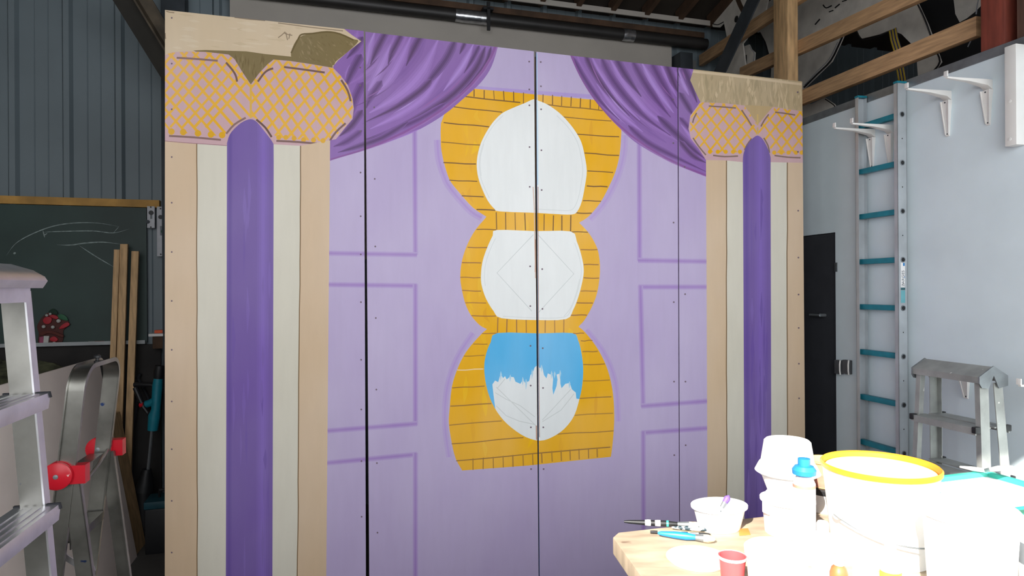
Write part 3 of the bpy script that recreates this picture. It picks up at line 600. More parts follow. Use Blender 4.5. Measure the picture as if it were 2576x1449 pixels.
# ---- spirit levels hanging right of the board
def level(px, label, vials, n_):
    u0, u1, v0, v1 = px; a = bw(u0, v0, .06); b = bw(u1, v1, .06); s0_, s1_ = a.dot(D), b.dot(D)
    r = thing('spirit_level', label, 'spirit level', BWp((s0_+s1_)/2, b.z, .06), 'spirit levels hung beside the chalkboard')
    mb = MB(); mb.hexa(BWp(s0_, b.z, .07), D*(s1_-s0_), N*.028, Z*(a.z-b.z)); part('body', mb, mat('level_body', (196, 198, 204), .45), r, bev=.002)
    for fx_, fy, rx, m_ in vials:
        p = BWp(s0_+(s1_-s0_)*fx_, a.z+(b.z-a.z)*fy, .0705); mb = MB(); mb.lathe(p, [(rx, -.002), (rx, .002), (0, .002)], 16, ax=N); part('vial', mb, m_, r)
    for fy in (.04, .96):
        p = BWp((s0_+s1_)/2, a.z+(b.z-a.z)*fy, .0705); mb = MB(); mb.lathe(p, [(.006, -.001), (.006, .001), (0, .001)], 10, ax=N); part('hang_hole', mb, m_black, r)
    mb = MB(); mb.hexa(BWp(s0_+(s1_-s0_)*.42, a.z+(b.z-a.z)*.58, .0708), D*.014, N*.0007, Z*.07*n_); part('printed_mark', mb, m_grey, r)
level((370.5, 390, 519, 574), 'short silver spirit level hanging next to the chalkboard edge', [(.55, .3, .017, m_black), (.1, .72, .014, m_steel)], .5)
level((395, 415, 520, 645), 'longer silver spirit level hanging next to the painted column', [(.5, .21, .016, m_black), (.85, .5, .016, m_green)], 1)
# ---- dark steel column and wall stud behind the backdrop edge
a = bw(409, 400, .16); mb = MB(); mb.hexa(D*(a.dot(D))+N*(QW-.2), D*.16, N*.15, Z*(roofh(QW-.2)-.02))
single('steel_column', 'dark steel column against the cladding behind the left backdrop edge', 'column', mb, m_steel, bev=.004)
a = bw(1697, 150, .1); mb = MB(); mb.hexa(D*a.dot(D)+N*(QW-.2), D*.13, N*.15, Z*3.91)
single('steel_column', 'dark steel column at the right end of the pale lining board', 'column', mb, m_steel, bev=.004)
a = bw(1728, 140, .06); mb = MB(); mb.hexa(D*a.dot(D)+N*(QW-.1), D*.07, N*.05, Z*3.88); mb.hexa(D*a.dot(D)+N*(QW-.1)+Z*3.56, D*.1, N*.05, Z*.12)
single('galvanised_stud', 'galvanised stud with a cross rail in the dark back corner', 'stud', mb, m_galv)
# ---- small shelf with orange box
a = bw(370, 838, .1); b = bw(470, 838, .1); hs = a.z
sh = thing('wall_shelf', 'small white topped shelf on the back wall beside the painted column', 'shelf', BWp((a.dot(D)+b.dot(D))/2, hs-.1, .05))
mb = MB(); mb.hexa(BWp(a.dot(D)+.03, hs-.02, .2), D*(b.dot(D)-a.dot(D)), N*.15, Z*.02); part('shelf_board', mb, m_white, sh, bev=.002)
mb = MB(); mb.hexa(BWp(a.dot(D)+.05, hs-.11, .17), D*(b.dot(D)-a.dot(D)-.05), N*.12, Z*.089); part('support_block', mb, m_oldwood, sh, bev=.002)
a2 = bw(389, 833, .14); mb = MB(); mb.hexa(BWp(a2.dot(D), hs+.001, .15), D*.065, N*.05, Z*.022); single('orange_box', 'small orange box on the shelf behind the painted column', 'box', mb, mat('orange_card', (226, 96, 52), .6), bev=.002)
# ---- diagonal steel brace, top left
p, q = at(318, -25, 4.25), at(470, 225, 4.6); t = (q-p).normalized(); wv = t.cross(FW).normalized()
br = thing('steel_brace', 'rusty diagonal steel angle brace above the left backdrop corner', 'brace', V((p.x, p.y, q.z)))
mb = MB(); mb.beam(p-wv*.04, q-wv*.04, wv*.14, FW*.012); part('web', mb, mat('dark_brown_steel', (44, 41, 35), .6, .2, var=.15), br)
mb = MB(); mb.beam(p+wv*.035-V((0, .05, 0)), q+wv*.035-V((0, .05, 0)), wv*.012, FW*.086); part('flange', mb, m_brownsteel, br)
mb = MB(); mb.beam(p+wv*.075+V((0, -.014, 0)), q+wv*.075+V((0, -.014, 0)), wv*.085, FW*.012); part('flange', mb, m_brownsteel, br)
# ---- large pale flat leaning on the left
far_b = on(345, 1400, V((0, 0, 0)), Z); lean = -E*.22
ff = thing('scenery_flat', 'large pale pink scenery flat leaning behind the aluminium stepladders', 'scenery flat', far_b-D2*.9)
top = 1.32
mb = MB(); mb.hexa(far_b-D2*2.1, D2*2.1, lean+Z*top, -E*.012); part('face_board', mb, m_pink, ff, smooth=False)
mb = MB(); mb.hexa(far_b-D2*.01-E*.0125, D2*.25, (lean+Z*top)*.70, -E*.05)
part('edge_batten', mb, m_timber, ff, label='wide timber batten along the far edge'); mb = MB(); mb.hexa(far_b-D2*2.1-E*.0125, D2*.045, lean+Z*top, -E*.06); part('edge_batten', mb, m_timber, ff)
# wooden foot block
p = on(350, 1340, V((0, 0, 0)), Z); mb = MB(); mb.hexa(p, D*.09, N*.07, Z*.06); single('wood_block', 'dark offcut of wood on the floor at the flat corner', 'wood block', mb, m_oldwood, bev=.003)
# olive cloth bundle heaped behind the flat
def lump(c, rx, ry, rz, seed, n=26, m=12):
    rnd = random.Random(seed); ph = [rnd.uniform(0, 6.28) for _ in range(8)]; mb = MB(); vs = []; fs = []
    for i in range(m+1):
        th = math.pi*i/m
        for j in range(n):
            a = 2*math.pi*j/n; f = 1+.10*math.sin(3*a+ph[0])+.08*math.sin(5*a+ph[1]+3*th)+.07*math.sin(7*th+2*a+ph[2])
            z = -math.cos(th)*rz*f; vs.append(V(c)+V((math.sin(th)*math.cos(a)*rx*f, math.sin(th)*math.sin(a)*ry*f, max(z, -rz*.96)+rz*.96)))
    for i in range(m):
        for j in range(n): fs.append((i*n+j, i*n+(j+1) % n, (i+1)*n+(j+1) % n, (i+1)*n+j))
    mb.add(vs, fs); return mb
cp = V((-3.27, 4.20, 0)); bx = MB(); bx.hexa(cp-D*.42-N*.22, D*.8, N*.44, Z*1.11)
cr_ = thing('storage_crate', 'dark storage crate behind the pale flat under the chalkboard', 'crate', cp); part('crate_body', bx, m_black, cr_, bev=.01)
lm = MB(); lm.hexa(cp-D*.44-N*.24+Z*1.111, D*.84, N*.48, Z*.02); part('crate_lid', lm, m_black, cr_, bev=.006)
single('olive_cloth', 'crumpled olive cloth heaped on the dark crate under the chalkboard', 'cloth', lump(cp+Z*1.132, .4, .2, .09, 4), m_olive)
# ---- timber lengths leaning on the back wall
def plank(px_top, px_bot, yt, yb, w_, t_, label):
    a = at(*px_top, yt); b = at(*px_bot, yb); b2 = a+(b-a)*(a.z/(a.z-b.z)) ; ax = (a-b2).normalized()
    mb = MB(); mb.beam(b2+Z*.012, a, D*w_, N*t_); single('timber_length', label, 'timber', mb, m_timber, 'timber lengths leaning by the chalkboard', bev=.002, loc=b2)
plank((295, 628), (283, 950), 4.70, 4.66, .036, .03, 'pale timber length leaning leftmost by the chalkboard, lower than its neighbour')
plank((313, 614), (303, 950), 4.72, 4.68, .048, .03, 'tallest pale timber length leaning in front of the chalkboard')
plank((341, 632), (330, 950), 4.72, 4.68, .046, .03, 'pale timber length leaning apart, next to the chalkboard edge')
# ---- teal and black tools in the back corner
def px_at(y): return lambda u, v: at(u, v, y)
P = px_at(4.62)
tl = thing('hedge_tool', 'black and teal long-handled garden power tool standing in the back corner', 'garden tool', fl(P(385, 1200)))
mb = MB(); mb.tube([P(338, 968), P(352, 967), P(382, 968), P(388, 972), P(392, 1000), P(390, 1030), P(374, 1040), P(362, 1025), P(340, 975)], .017, 10); part('loop_handle', mb, m_black, tl)
mb = MB(); mb.tube([P(368, 1017), P(378, 1014), P(388, 1008)], .026, 12); part('throttle_grip', mb, m_teal, tl)
mb = MB(); mb.tube([P(353, 1018), P(362, 1018)], .02, 10); part('trigger', mb, m_red, tl)
mb = MB(); mb.tube([P(398, 950), P(396, 970), P(392, 1030), P(388, 1046), P(384, 1082)], [.028, .034, .03, .04, .034], 12); part('motor_housing', mb, m_teal, tl)
mb = MB(); mb.tube([P(402, 920), P(400, 935), P(398, 952)], [.03, .036, .03], 12); part('end_cap', mb, m_black, tl)
mb = MB(); mb.tube([P(382, 1082), P(372, 1185)], .011, 10); part('shaft', mb, m_galv, tl)
mb = MB(); mb.tube([P(370, 1180), P(366, 1210), P(362, 1235)], [.03, .05, .06], 12); mb.tube([P(362, 1235), fl(P(360, 1262))+Z*.003], [.05, .05], 12); part('cutting_head', mb, m_black, tl)
P = px_at(4.78)
mb = MB(); mb.tube([P(352, 940), P(343, 960), P(345, 1000), P(340, 1050), P(332, 1090)], .012, 8); mb.tube([P(344, 945), P(372, 1000), P(378, 1030)], .01, 8)
mb.tube([P(332, 1090), fl(P(332, 1200))+Z*.012], .012, 8)
single('black_hose', 'black hose looped against the wall behind the teal tool', 'hose', mb, m_rubber)
P = px_at(4.62)
mc = thing('toolbox', 'dark toolbox with a teal band on the floor in the back corner', 'toolbox', fl(P(402, 1260)))
b0 = fl(P(388, 1262))-N*.28-D*.02; mb = MB(); mb.hexa(b0+D*.02, D*.3, N*.2, Z*.30); part('box_body', mb, m_black, mc, bev=.01)
mb = MB(); mb.hexa(b0+D*.015-N*.005+Z*.301, D*.31, N*.21, Z*.05); part('box_lid', mb, mat('dark_teal', (18, 70, 82), .5), mc, bev=.008)
mb = MB(); mb.tube([b0+D*.09+N*.1+Z*.35, b0+D*.09+N*.1+Z*.40, b0+D*.25+N*.1+Z*.40, b0+D*.25+N*.1+Z*.35], .01, 8); part('carry_handle', mb, m_black, mc)

# ---- large aluminium stepladder, left foreground
def big_ladder():
    X0 = at(80, 735, 1.45); A0 = -D2                                     # towards the viewer
    foot = fl(X0)-E*.012
    def L(a, e, h): return foot+A0*a+E*(e+(CAMH-h)*.075)+Z*h
    r = thing('step_ladder', 'big silver stepladder cut off by the left edge of the photo', 'ladder', foot+A0*.2)
    W_ = .42
    for a, sg in ((0, 1), (W_, -1)):
        for nm, top_h, bot in (('front_stile', 1.76, 0.0),):
            mb = MB()
            lo, hi = (lambda da, e: L(a+da*sg, e, bot)), (lambda da, e: L(a+da*sg, e, top_h))
            loft(mb, [[f(0, -.004), f(-.003, -.004), f(-.003, -.046), f(-.026, -.046), f(-.026, -.049), f(0, -.049)] for f in (lo, hi)])
            st_ = part(nm, mb, m_alu_dull, r)
            mb = MB(); loft(mb, [[f(.002, -.0038), f(.002, 0), f(-.026, 0), f(-.026, -.0038)] for f in (lo, hi)]); part('front_edge', mb, m_alu, st_, 'brighter front edge strip')  # edge strip in a lighter metal than the stile web
        mb = MB(); f0 = L(a-.012*sg, -.17, 1.72); f1 = L(a-.012*sg, -.62, 0)-E*0; f1.z = .0
        mb.beam(f0, f1, E*.035, A0*.022); part('rear_leg', mb, m_alu, r)
        mb = MB(); c = L(a-.012*sg, -.022, .0); mb.hexa(c-E*.035-A0*.02+Z*.0, E*.07, A0*.04, Z*.03); part('foot_cap', mb, m_rubber, r)
    for i, h in enumerate((1.532, 1.282, 1.032, .782, .532, .282)):
        t = mb = MB()
        sec = lambda a: [L(a, .024, h), L(a, .026, h-.012), L(a, .022, h-.034), L(a, .016, h-.034), L(a, .016, h-.008), L(a, -.062, h-.008), L(a, -.062, h)]
        loft(mb, [sec(-.004), sec(W_+.004)])
        for g in (-.045, -.028, -.011, .006): mb.hexa(L(.012, g, h), A0*(W_-.024), E*.007, Z*.002)
        tr = part('tread', mb, m_alu, r)
        for a in (-.012, W_+.0042):
            mb = MB(); loft(mb, [[L(a+da, .026, h+.003), L(a+da, .028, h-.010), L(a+da, -.064, h-.010), L(a+da, -.064, h+.003)] for da in (0, .0078)]); part('end_trim', mb, m_rubber, tr)
    mb = MB()
    def cap(a, gx):
        pts = [(.034, 1.772), (.040, 1.782), (.034, 1.792), (.01, 1.806), (-.04, 1.820), (-.1, 1.820), (-.17, 1.805), (-.205, 1.782), (-.2, 1.768), (.03, 1.766)]
        return [foot+A0*a+E*(e*gx)+Z*h for e, h in pts]
    loft(mb, [cap(-.016, .86), cap(-.010, .98), cap(.0, 1), cap(W_, 1), cap(W_+.05, .9)]); part('top_cap', mb, m_alu, r)
    mb = MB(); mb.hexa(L(-.006, -.15, 1.735), A0*(W_+.012), E*.155, Z*.031); part('top_channel', mb, m_alu, r)
    for a in (-.0065,):
        for e in (-.016,):
            mb = MB(); mb.lathe(L(a, e, 1.748), [(.004, 0), (.004, .003), (0, .004)], 10, ax=D2); part('rivet', mb, m_galv, r)
big_ladder()

# ---- folding steps with an arched hoop and red hinges
def hoop_ladder():
    H1 = at(172, 1190, 2.29); hz = H1.z; Lw = .35; foot = fl(H1)
    r = thing('folding_steps', 'paint marked folding steps with an arched top hoop and red hinges', 'ladder', foot+D2*Lw/2)
    def G(a, e, h): return foot+D2*a+E*e+Z*h
    kf = lambda h: .11*(h-hz)                                           # front frame leans
    ht = 1.482
    path = []
    for h in (0.0, .3, .7, 1.05, 1.3, ht-.075): path.append((0, h))
    for i in range(1, 8):
        t = i/8*math.pi/2; path.append((.075-.075*math.cos(t), ht-.075+.075*math.sin(t)))
    path.append((.075, ht))
    full = path+[(Lw-a, h) for a, h in path[::-1]]
    mb = MB(); mb.sweep([G(a, kf(h)-.03, h) for a, h in full], E*.052, None, .007)
    mb.sweep([G(a+(0 if a < Lw/2 else 0), kf(h)+.02, h) for a, h in full], E*.004, None, .016); mb.sweep([G(a, kf(h)-.033, h) for a, h in full], E*.004, None, .016)
    hp_ = part('hoop_frame', mb, m_alu_dull, r)
    for a, sg in ((0, 1), (Lw, -1)):
        mb = MB(); p = lambda h, e: G(a-.012*sg, .012+.115*(hz-h)+e, h)
        loft(mb, [[p(h, -.028), p(h, .024), p(h, .024)+D2*.004*sg, p(h, -.028)+D2*.004*sg] for h in (0.0, hz-.01)])
        loft(mb, [[p(h, .020), p(h, .024), p(h, .024)+D2*.022*sg, p(h, .020)+D2*.022*sg] for h in (0.0, hz-.01)])
        part('rear_leg', mb, m_alu_dull, r)
        out = -1 if a == 0 else 1
        c = G(a-.024*(1 if a == 0 else -1), -.022, hz); sd_ = -D2 if a == 0 else -D2
        hg = MB(); hg.lathe(c-D2*.004, [(.047, .0), (.047, .012), (.040, .016), (0, .017)], 28, ax=-D2)
        hg.hexa(c+E*.0-Z*.034+D2*.0, E*.082, D2*.044, Z*.064); hg.lathe(c+D2*.005, [(.047, 0), (.047, .03), (0, .03)], 28, ax=D2)
        hh_ = part('hinge', hg, m_red, r, label='round red plastic hinge', bev=0)
        mb = MB(); mb.lathe(c-D2*.021, [(.008, 0), (.008, .003), (0, .004)], 12, ax=-D2); part('pivot_pin', mb, m_galv, hh_)
    for h in (.88, .63, .38):
        mb = MB(); e = kf(h); loft(mb, [[G(a, e+.03, h), G(a, e+.03, h-.03), G(a, e+.025, h-.03), G(a, e+.025, h-.006), G(a, e-.06, h-.006), G(a, e-.06, h)] for a in (.012, Lw-.012)]); part('tread', mb, m_alu_dull, r)
    mb = MB(); mb.beam(G(.02, -.02, 1.11), G(Lw-.02, -.02, 1.11), E*.05, Z*.006); part('top_crossbar', mb, m_alu_dull, r)
    mb = MB(); mb.beam(G(.028, .03, .88), G(.028, .062, .76), E*.022+Z*.006, D2*.004); mb.beam(G(.028, -.02, .82), G(.028, .06, .755), E*.006+Z*.02, D2*.004); part('folding_stay', mb, m_alu, r)
    mb = MB(); mb.tube([G(-.002, .03, 1.06), G(.05, .034, 1.075), G(.2, .03, 1.10), G(Lw-.02, .02, 1.125)], .006, 8); part('cross_brace', mb, m_alu_dull, r)
    mb = MB(); c = G(Lw/2, kf(ht)-.004, ht); mb.lathe(c+Z*.007, [(.011, 0), (.011, .006), (.006, .008), (.006, .016), (.012, .018), (.012, .026), (.006, .031), (0, .032)], 14); part('top_knob', mb, m_black, r)
hoop_ladder()

# ================================================================ ROOF AND UPPER WALL
a = bw(580, 20, .03); b = bw(1683, 130, .03); mb = MB(); mb.hexa(BWp(a.dot(D), 2.0, .077), D*(b.dot(D)-a.dot(D)), N*.015, Z*2.02)
for s_ in (a.dot(D)+.1, (a.dot(D)+b.dot(D))/2, b.dot(D)-.15): mb.hexa(BWp(s_, 0, .0615), D*.05, N*.023, Z*3.95)
single('lining_board', 'long pale grey lining board along the back wall above the backdrop', 'wall board', mb, m_lining, smooth=False)
pp = thing('overhead_pipe', 'long black overhead pipe running above the pale lining board', 'pipe', V((0, 5.5, 3.8)))
pa = bw(500, 0, .12).dot(D); pb = bw(1772, 105, .12).dot(D); zp = 4.025
mb = MB(); mb.tube([BWp(pa, zp, .145), BWp(pb, zp, .145)], .05, 18); part('pipe_run', mb, m_pipe, pp)
for u0, u1 in ((1143, 1226), (1562, 1590)):
    s0_, s1_ = bw(u0, 50, .12).dot(D), bw(u1, 60, .12).dot(D); mb = MB(); mb.tube([BWp(s0_, zp, .145), BWp(s0_+(s1_-s0_)*.3, zp, .145), BWp(s0_+(s1_-s0_)*.6, zp, .145), BWp(s1_, zp, .145)], [.0515, .055, .0525, .054], 18); part('silver_tape', mb, m_foil, pp, 'crinkled silver tape wrapped round the pipe')
s_ = bw(1222, 40, .12).dot(D); mb = MB(); mb.hexa(BWp(s_-.012, zp-.12, .215), D*.026, N*.018, Z*.235); mb.hexa(BWp(s_-.045, zp+.052, .215), D*.09, N*.13, Z*.018); part('hanger_strap', mb, m_black, pp)
mb = MB(); sa, sb = bw(900, 10, .1).dot(D), bw(1772, 80, .1).dot(D); mb.hexa(BWp(sa, 4.105, .10), D*(sb-sa), N*.045, Z*.05)
single('timber_plate', 'dark timber plate lying along the top of the overhead pipe', 'timber plate', mb, m_oldwood)
mb = MB(); sa, sb = bw(1040, 0, .1).dot(D), bw(1766, 86, .1).dot(D); mb.hexa(BWp(sa, 4.165, .235), D*(sb-sa), N*.012, Z*.045)
single('pale_edge_rail', 'thin pale metal rail below the rafters of the dark roof', 'rail', mb, m_lining)
ru = [1262, 1352, 1442, 1528, 1612, 1696, 1775]
for k, u in enumerate(ru):
    s_ = bw(u, 10+(u-1262)*.1, .16).dot(D); q0 = QW-.18; q1 = QW-3.4
    mb = MB(); zz = lambda q: roofh(q)-.012
    mb.prism([D*s_+N*q0+Z*(zz(q0)-.10), D*s_+N*q0+Z*zz(q0), D*s_+N*q1+Z*zz(q1), D*s_+N*q1+Z*(zz(q1)-.10)], D*.045)
    single('roof_rafter', 'brown roof rafter, %s of the seven above the pale rail' % ['first from the left', 'second from the left', 'third from the left', 'middle one', 'third from the right', 'second from the right', 'first from the right'][k], 'rafter', mb, m_oldwood, 'rafters under the dark roof')
# ================================================================ LOFT: posts, rails, cutouts
RO = -.115
def rail(p0, p1, hw, label, e0=.25, e1=.0):
    a = rw(*p0, RO); b = rw(*p1, RO); t = (b-a).normalized(); a = a-t*e0; b = b+t*e1; h_ = (a.z+b.z)/2
    mb = MB(); mb.beam(a, b, NW*.045, Z*hw); single('guard_rail', label, 'timber rail', mb, m_timber_h, 'timber guard rails of the loft', bev=.002)
rail((2020, 246), (2464, 66), .105, 'lowest pine guard rail, just above the grey wall', e0=.5)
rail((1888, 176), (2228, 22), .10, 'middle pine guard rail in front of the white cow cutout', e0=.12, e1=.6)
rail((1793, 134), (1920, 51), .10, 'highest pine guard rail crossing behind the dark steel brace', e0=.2, e1=1.4)
def upright(u0, u1, v, o0, o1, h0, name, label, m_, mats=None, h1=None):
    a = rw(u0, v, o1); b = rw(u1, v, o1); top_ = h1 or roofh(a.dot(N))-.03
    a0, b0_ = a.dot(D2), b.dot(D2); lo, hi = min(a0, b0_), max(a0, b0_)
    mb = MB(); mb.hexa(RW(lo, h0, o0), D2*(hi-lo), NW*(o1-o0), Z*(top_-h0)); return mb, lo, hi, top_
mb, *_ = upright(1946, 1981, 100, -.09, 0, WT+.02, '', '', None); single('timber_post', 'pine post holding the guard rails above the right backdrop edge', 'post', mb, m_timber, bev=.003)
mb, *_ = upright(2467, 2527, 60, -.09, .0, WT+.02, '', '', None); single('timber_post', 'wide red-brown post standing on the grey wall top', 'post', mb, m_redpost, bev=.003)
hb = rw(2545, 366, .06).z; hm = rw(2545, 113, .06).z
up = thing('timber_upright', 'post fixed to the grey wall, white below and bare brown above', 'post', RW(rw(2540, 200, .06).dot(D2), hb, .03))
mb, lo, hi, tp = upright(2527, 2556, 200, .003, .063, hb, '', '', None, h1=hm); part('painted_end', mb, m_white, up, 'white painted lower end', bev=.003)
mb = MB(); mb.hexa(RW(lo, hm+.0005, .003), D2*(hi-lo), NW*.06, Z*(tp-hm)); part('bare_timber', mb, m_brownpost, up, bev=.003)
for v in (255, 350):
    c = rw(2540, v, .0632); mb = MB(); mb.lathe(c, [(.009, 0), (.009, .002), (0, .004)], 10, ax=NW); part('screw_head', mb, m_white, up)
mb, *_ = upright(2558, 2600, 60, -.09, .0, WT+.02, '', '', None); single('timber_post', 'dark brown post cut off by the top right corner', 'post', mb, m_brownpost, bev=.003)
p, q = rw(1907, -25, .12), rw(1800, 205, .12); mb = MB(); t = (q-p).normalized(); wv = t.cross(NW).normalized(); mb.beam(p-t*.3, q+t*.2, wv*.15, NW*.012); mb.beam(p-t*.3+wv*.07-NW*.04, q+t*.2+wv*.07-NW*.04, wv*.012, NW*.08)
single('steel_brace', 'dark blue-grey diagonal steel brace above the right column', 'brace', mb, m_steel)
FLZ = WT-.02
def cutout(off, label, pieces, black=(), eyes=(), edges_=(), legs=True, col=None):
    r = None; allp = [rw(u, v, off) for u, v in pieces]
    base = RW(sum(p.dot(D2) for p in allp)/len(allp), FLZ, off)
    r = thing('animal_cutout', label, 'cow cutout', base, 'painted cow cutouts stored in the loft')
    mb = MB(); mb.prism([V((p.x, p.y, min(max(p.z, FLZ), roofh(p.dot(N))-.05))) for p in allp], -NW*.012)
    part('cutout_board', mb, [col or m_cow], r, smooth=False)
    for px in black:
        mb = MB(); mb.prism([rw(u, v, off+.0022) for u, v in px], -NW*.002); part('painted_patch', mb, m_cowblack if col is None else m_cow, r, smooth=False)
    for (u, v, s) in eyes:
        mb = MB(); c = rw(u, v, off+.003); mb.lathe(c, [(s, -.002), (s, 0), (s*.55, .0005), (0, .001)], 16, ax=NW); part('painted_eye', mb, m_cowblack if col is None else m_cow, r)
    for px, w_, m_ in edges_:
        L_ = ribbon(catmull(px, 3), w_); n = len(L_)//2; mb = MB(); mb.prism([rw(u, v, off+.0025) for u, v in L_], -NW*.0024); part('painted_line', mb, m_, r, smooth=False)
R6b = cr((1650, 0), 2.782)
body = [(1905, 82), (1912, 80), (1926, 105), (1935, 136), (1940, 175), (1930, 320), (2030, 320), (2020, 225), (2056, 190), (2092, 155), (2114, 108), (2128, 76), (2150, 72), (2168, 97), (2211, 87), (2240, 75), (2268, 86), (2293, 111), (2306, 150), (2310, 205), (2312, 260), (2352, 260), (2347, 183), (2367, 156), (2354, 119), (2333, 61), (2315, 22), (2300, -10), (2270, -45), (2000, -45), (1930, -30), (1905, 10)]
ln = mat('pale_outline', (150, 152, 158), .7)
cutout(-.55, 'white cow cutout with a long body and dark outlines behind the guard rails', body,
       eyes=(), edges_=(([(2022, 220), (2056, 186), (2090, 152), (2112, 108), (2127, 78), (2148, 74)], 4, m_cowblack), ([(2024, 214), (2054, 181), (2086, 148), (2107, 106)], 1.6, ln), ([(2300, -5), (2315, 24), (2331, 61), (2351, 119), (2364, 155), (2345, 182)], 4, m_cowblack), ([(2306, 0), (2319, 34), (2336, 75), (2352, 122)], 1.4, ln), ([(1911, 84), (1924, 106), (1933, 138)], 3, m_cowblack), ([(2154, 76), (2170, 100), (2211, 91), (2240, 79), (2266, 90)], 2.5, m_cowblack),
       ([(2070, 12), (2078, 20), (2092, 14)], 3, m_cowblack), ([(2050, 62), (2062, 48)], 3, m_cowblack), ([(2100, 20), (2112, 10)], 3, m_cowblack), ([(2085, 30), (2096, 26)], 2.5, m_cowblack), ([(2118, 4), (2130, 0)], 2.5, m_cowblack)))
cutout(-.75, 'black cow cutout with a white patch beside the red-brown post', [(2295, -45), (2520, -45), (2520, 230), (2290, 330), (2330, 120), (2312, 40)], black=([(2400, -40), (2399, 0), (2403, 35), (2414, 56), (2432, 46), (2452, 30), (2470, 12), (2480, -40)],), col=m_cowblack,
       edges_=(([(2466, -20), (2459, 10), (2455, 36)], 3, ln), ([(2444, 98), (2434, 118)], 2.5, ln)))
cutout(-.155, 'cow cutout with an eye and brown halter near the dark steel brace', [(1830, -40), (1816, -8), (1801, 32), (1790, 56), (1793, 68), (1809, 69), (1821, 57), (1828, 92), (1836, 130), (1820, 200), (1815, 320), (1900, 320), (1880, 200), (1868, 110), (1895, 75), (1925, 30), (1940, -40)],
       eyes=((1852, 48, .028),), edges_=(([(1853, -8), (1862, 14), (1872, 34)], 11, m_oldwood), ([(1793, 60), (1806, 62), (1820, 55)], 2, m_cowblack)))
cutout(-.22, 'small calf cutout with a round eye between the upper guard rails', [(1838, 182), (1841, 155), (1850, 134), (1868, 118), (1884, 112), (1889, 124), (1898, 132), (1897, 150), (1892, 168), (1900, 330), (1850, 330)],
       eyes=((1856, 146, .02),), edges_=(([(1877, 138), (1877, 166)], 2, m_cowblack), ([(1886, 114), (1890, 125), (1897, 133), (1896, 150), (1891, 166)], 1.6, ln)))
cutout(-.3, 'low white cutout edge peeping between the grey wall top and lowest rail', [(1990, 250), (2040, 262), (2074, 246), (2098, 262), (2102, 268), (2096, 330), (1990, 340)], edges_=(([(2075, 249), (2097, 264), (2099, 270)], 2, m_cowblack),))
# webbing strap hung in front of the cutout
mb = MB(); pts = [rw(2244, 74, -.50), rw(2248, 98, -.50), rw(2256, 125, -.50), rw(2262, 165, -.5), rw(2268, 200, -.5), rw(2270, 222, -.5)]
st = thing('webbing_strap', 'yellow and blue striped webbing strap hanging on the white cutout', 'strap', pts[-1])
for i, (o_, m_) in enumerate(((-.030, m_yellow), (-.018, m_blue), (-.006, m_yellow), (.006, m_blue), (.018, m_yellow))):
    pass
for o_, m_, w_ in ((-.028, mat('strap_yellow', (206, 178, 64), .8), .012), (-.004, None, .012), (.020, None, .012)):
    m_y = m_ or bpy.data.materials['strap_yellow']; mb = MB(); mb.sweep([p-D2*o_ for p in pts], -D2*w_, None, .002); part('yellow_stripe', mb, m_y, st)
mb = MB(); mb.sweep([p+D2*.03-NW*.0022 for p in pts], -D2*.064, None, .002); part('band', mb, mat('strap_blue', (60, 62, 120), .8), st)

# ---- white shelf brackets
def bracket(px, leg, arm, label):
    c = rw(*px, .001); r = thing('shelf_bracket', label, 'shelf bracket', c-Z*leg, 'empty white shelf brackets on the grey wall')
    sec = lambda o, h, w_, t_: [c+NW*o+Z*h-D2*w_/2, c+NW*o+Z*h+D2*w_/2, c+NW*(o+t_[0])+Z*(h+t_[1])+D2*w_/2, c+NW*(o+t_[0])+Z*(h+t_[1])-D2*w_/2]
    mb = MB(); loft(mb, [sec(.0, 0, .044, (0, -.05)), sec(.03, .0, .042, (0, -.03)), sec(arm*.5, 0, .026, (0, -.015)), sec(arm, 0, .014, (0, -.008))]); part('arm', mb, m_white, r, bev=.0015)
    mb = MB(); loft(mb, [[c+NW*arm-D2*.011+Z*.0005, c+NW*arm+D2*.011+Z*.0005, c+NW*(arm+.008)+D2*.011, c+NW*(arm+.008)-D2*.011], [c+NW*arm-D2*.011+Z*.028, c+NW*arm+D2*.011+Z*.028, c+NW*(arm+.006)+D2*.011+Z*.028, c+NW*(arm+.006)-D2*.011+Z*.028]]); part('tip_tab', mb, m_white, r, bev=.002)
    mb = MB(); lg = lambda h, w_, t_: [c+Z*h-D2*w_/2, c+Z*h+D2*w_/2, c+Z*h+D2*w_/2+NW*t_, c+Z*h-D2*w_/2+NW*t_]
    loft(mb, [lg(-.0505, .050, .022), lg(-leg*.5, .034, .014), lg(-leg, .020, .006)])
    for sg in (-1, 1): loft(mb, [[c+Z*h+D2*(sg*w_/2-.002)+NW*t_, c+Z*h+D2*(sg*w_/2+.002)+NW*t_, c+Z*h+D2*(sg*w_/2+.002)+NW*(t_+.006), c+Z*h+D2*(sg*w_/2-.002)+NW*(t_+.006)] for h, w_, t_ in ((-.0505, .048, .022), (-leg*.97, .018, .006))])
    part('wall_leg', mb, m_white, r)
    for h, t_ in ((-.06, .022), (-leg+.012, .0065)):
        mb = MB(); mb.lathe(c+Z*h+NW*t_, [(.004, 0), (.004, .0015), (0, .002)], 10, ax=NW); part('screw', mb, m_steel, r)
bracket((2195, 327), .235, .275, 'white shelf bracket reaching past the left stile of the tall ladder')
bracket((2241, 316), .235, .275, 'white shelf bracket between the stiles of the tall ladder, nearer the right stile')
bracket((2385, 231), .24, .27, 'white shelf bracket just right of the tall ladder top')
bracket((2487, 203), .225, .265, 'white shelf bracket closest to the white-ended post')
bracket((2432, 926), .16, .10, 'white shelf bracket low on the wall behind the small step stool')
bracket((2672, 962), .2, .25, 'white shelf bracket whose tip shows at the right edge')
